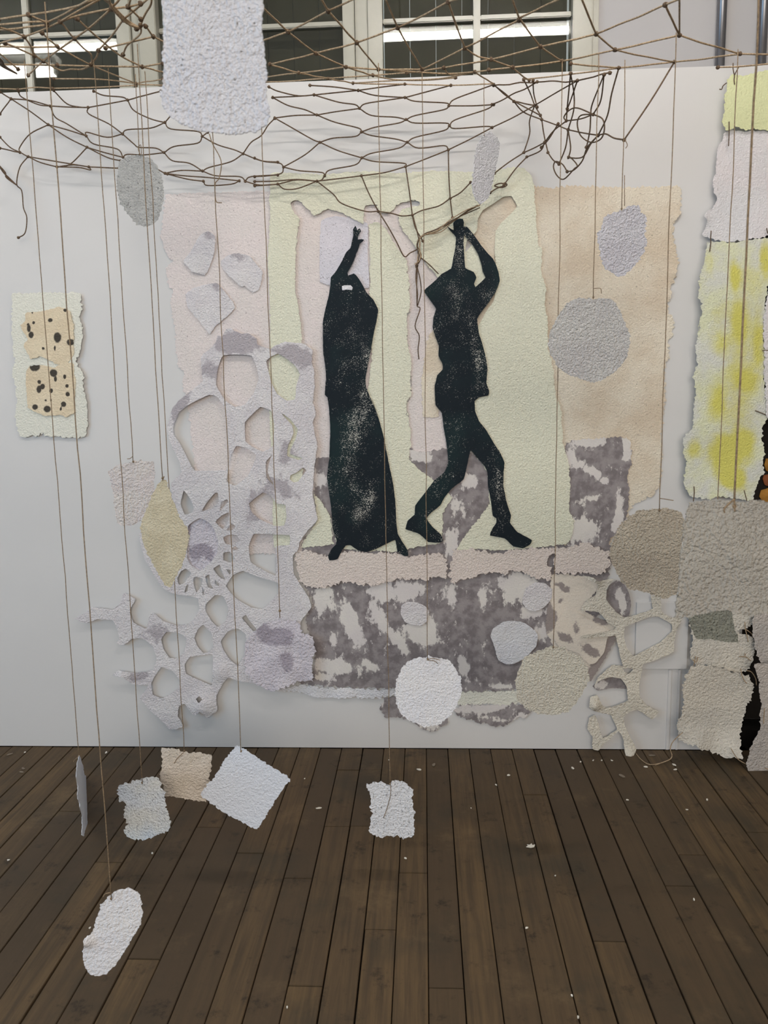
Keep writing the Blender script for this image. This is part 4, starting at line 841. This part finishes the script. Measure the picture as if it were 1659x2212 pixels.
hung('hanging_paper', 'sand_sheet', 'F1: 1035,45 1100,45 1190,70 1280,75 1350,90 1355,160 1340,230 1345,290 1310,330 1320,388 1240,380 1130,360 1060,355 1040,280 1020,230 1040,150', 2.12, (399, 1623), 60, 'beige sheet hanging behind the white diamond', jag=1.4, grid=6, yaw=.1, tails=['F1: 1178,70 1140,105 1118,140'])
hung('hanging_paper', 'blue_white', 'F1: 1520,30 1440,120 1400,190 1340,265 1280,345 1340,385 1400,435 1470,480 1560,525 1640,565 F2: 20,565 60,500 130,390 180,310 228,243 110,165 0,95', 2.02, (522, 1624), 100, 'white square hanging by one corner as a diamond', jag=1.4, grid=8, tilt=.15)
hung('hanging_paper', 'white_speck', 'F2: 718,290 760,270 820,262 860,275 900,255 960,265 1010,310 1010,390 1025,450 1020,530 1025,570 1005,615 940,620 880,605 810,618 740,590 728,560 745,500 740,420 745,350', 2.05, (843, 1695), 150, 'white grey speckled sheet hanging over the floor at the centre', jag=2.0, grid=6, tilt=.12, tails=['F2: 872,280 870,340 850,420 825,485'])
hung('hanging_paper', 'plain_white', 'F1: 735,960 820,938 870,965 900,985 910,1060 915,1110 890,1180 850,1260 800,1340 740,1430 690,1480 630,1505 580,1490 545,1440 530,1370 545,1300 550,1250 590,1230 610,1160 650,1050 690,1000', 1.45, (242, 1942), 0, 'white oblong sheet hanging lowest and nearest at the lower left', jag=1.6, grid=8, tilt=.1, yaw=.2, curl=[(187, 2030, 20, .02)], tails=['F1: 715,960 680,970 665,990'])
# a bare string without a paper
b0 = at(605, 1335, 2.05)
bs = empty('bare_string', tuple(b0)); tag(bs, 'bare string ending in a knot before the lattice', 'string')
link('string', tube_mesh('string', [tuple(np.array(p) - b0) for p in string_pts(605, 1335, 2.05, -15)], .0011, 5), M('twine'), bs)
link('knot', knot_mesh(.0036), M('twine'), bs.children[0], (0, 0, .02))
lo = [at(x, y, 2.02) for x, y in px('R1: 1250,800 1270,860 1320,960 1310,1060 1285,1100 1290,1200 1325,1212')]
ls = empty('bare_string', tuple(lo[0])); tag(ls, 'short loose string with hooked end below the big white rectangle', 'string')
link('string', tube_mesh('string', smooth_path([tuple(p - lo[0]) for p in lo] ), .0012, 5), M('twine'), ls)
# loose string on the floor at the right
fl = [onfloor(x, y) + np.array((0, 0, .004)) for x, y in px('F3: 808,80 850,130 900,158 960,152 1030,125 1046,95')]
fs = empty('bare_string', tuple(fl[0])); tag(fs, 'thin string lying on the floor under the right lattice', 'string')
link('string', tube_mesh('string', smooth_path([tuple(p - fl[0]) for p in fl]), .0016, 5), M('jute'), fs)

# ================================================================== flecks on the floor
def fleck(x, y, r, label, mat='fleck', group=None, name='paper_fleck', h=.0012, sq=.6):
    c = onfloor(x, y); bm = bmesh.new(); n = 8; vs = []
    for z in (0.0014, .0014 + h):
        ring = []
        for k in range(n):
            a = 2 * math.pi * k / n; q = r * (1 + .45 * noise.noise((x, y, k * .9)))
            ring.append(bm.verts.new((q * math.cos(a), q * sq * math.sin(a), z + (h * 2 * random.random() if z > .0015 else 0))))
        vs.append(ring)
    bm.faces.new(vs[1]); bm.faces.new(vs[0][::-1])
    for k in range(n): bm.faces.new((vs[0][k], vs[0][(k + 1) % n], vs[1][(k + 1) % n], vs[1][k]))
    me = bpy.data.meshes.new(name); bm.to_mesh(me); bm.free()
    o = link(name, me, M(mat), None, tuple(c)); o.rotation_euler.z = random.random() * 6
    tag(o, label, 'scrap', group); return o
FL = sorted(zip(px('F3: 115,1203 298,868 1185,1022 1140,445 1270,382 410,180 660,130 460,140 595,130 1058,158 1065,188 878,172 540,130 760,383 403,1637 443,1775 F2: 1052,188 1625,225 1545,287 1385,435 965,757 208,1712 410,435 860,127 320,247 F1: 55,768 975,725 575,1203 680,80 160,78'),
                    [.004, .003, .004, .0045, .006, .008, .005, .004, .003, .008, .006, .007, .004, .0045, .003, .004, .010, .006, .005, .003, .0045, .003, .009, .003, .003, .004, .004, .004, .006, .004]), key=lambda q: q[0][0])
ORD = 'first second third fourth fifth sixth seventh eighth ninth tenth eleventh twelfth thirteenth fourteenth fifteenth sixteenth seventeenth eighteenth'.split()
for lo_y, hi_y, where in ((0, 1690, 'nearest the wall'), (1690, 1860, 'in the middle of the floor'), (1860, 3000, 'in the foreground')):
    for k, ((x, y), r) in enumerate([q for q in FL if lo_y <= q[0][1] < hi_y]):
        fleck(x, y, r, 'tiny white floor fleck, %s from left among those %s' % (ORD[k], where), group='white flecks on the floorboards')
c = onfloor(*px('F3: 140,680')[0])
bm = bmesh.new()
pr = [(-.014, -.004), (-.006, .002), (-.010, .008), (-.002, .006), (.004, .012), (.006, .003), (.014, .006), (.010, -.004), (0, -.008)]
lo_ = [bm.verts.new((a, b, .0015)) for a, b in pr]; hi_ = [bm.verts.new((a, b, .003 + .004 * abs(noise.noise((a * 90, b * 90, 0))))) for a, b in pr]
bm.faces.new(hi_); bm.faces.new(lo_[::-1])
for k in range(len(pr)): bm.faces.new((lo_[k], lo_[(k + 1) % len(pr)], hi_[(k + 1) % len(pr)], hi_[k]))
me = bpy.data.meshes.new('paper_scrap'); bm.to_mesh(me); bm.free()
tag(link('paper_scrap', me, M('fleck'), None, tuple(c)), 'torn white paper scrap, the largest on the floorboards', 'scrap')
for (x, y), r, l in zip(px('F3: 915,97 725,228 F2: 1147,157 F1: 62,90 148,180 138,203'), (.013, .014, .012, .012, .010, .010),
                     ('dried pale paint spot near the string on the floor', 'long dried pale paint spot on the boards, right of the wall lattice foot', 'dried pale paint spot on the boards at the centre', 'dried pale paint spot nearest the wall at the far left', 'upper of two dried paint spots side by side at the far left', 'lower of two dried paint spots side by side at the far left')):
    fleck(x, y, r, l, 'paint_drip', 'dried paint spots on the floorboards', 'paint_spot', .0006, .5)
for o in bpy.data.objects:
    if '_c0' in o: del o['_c0']
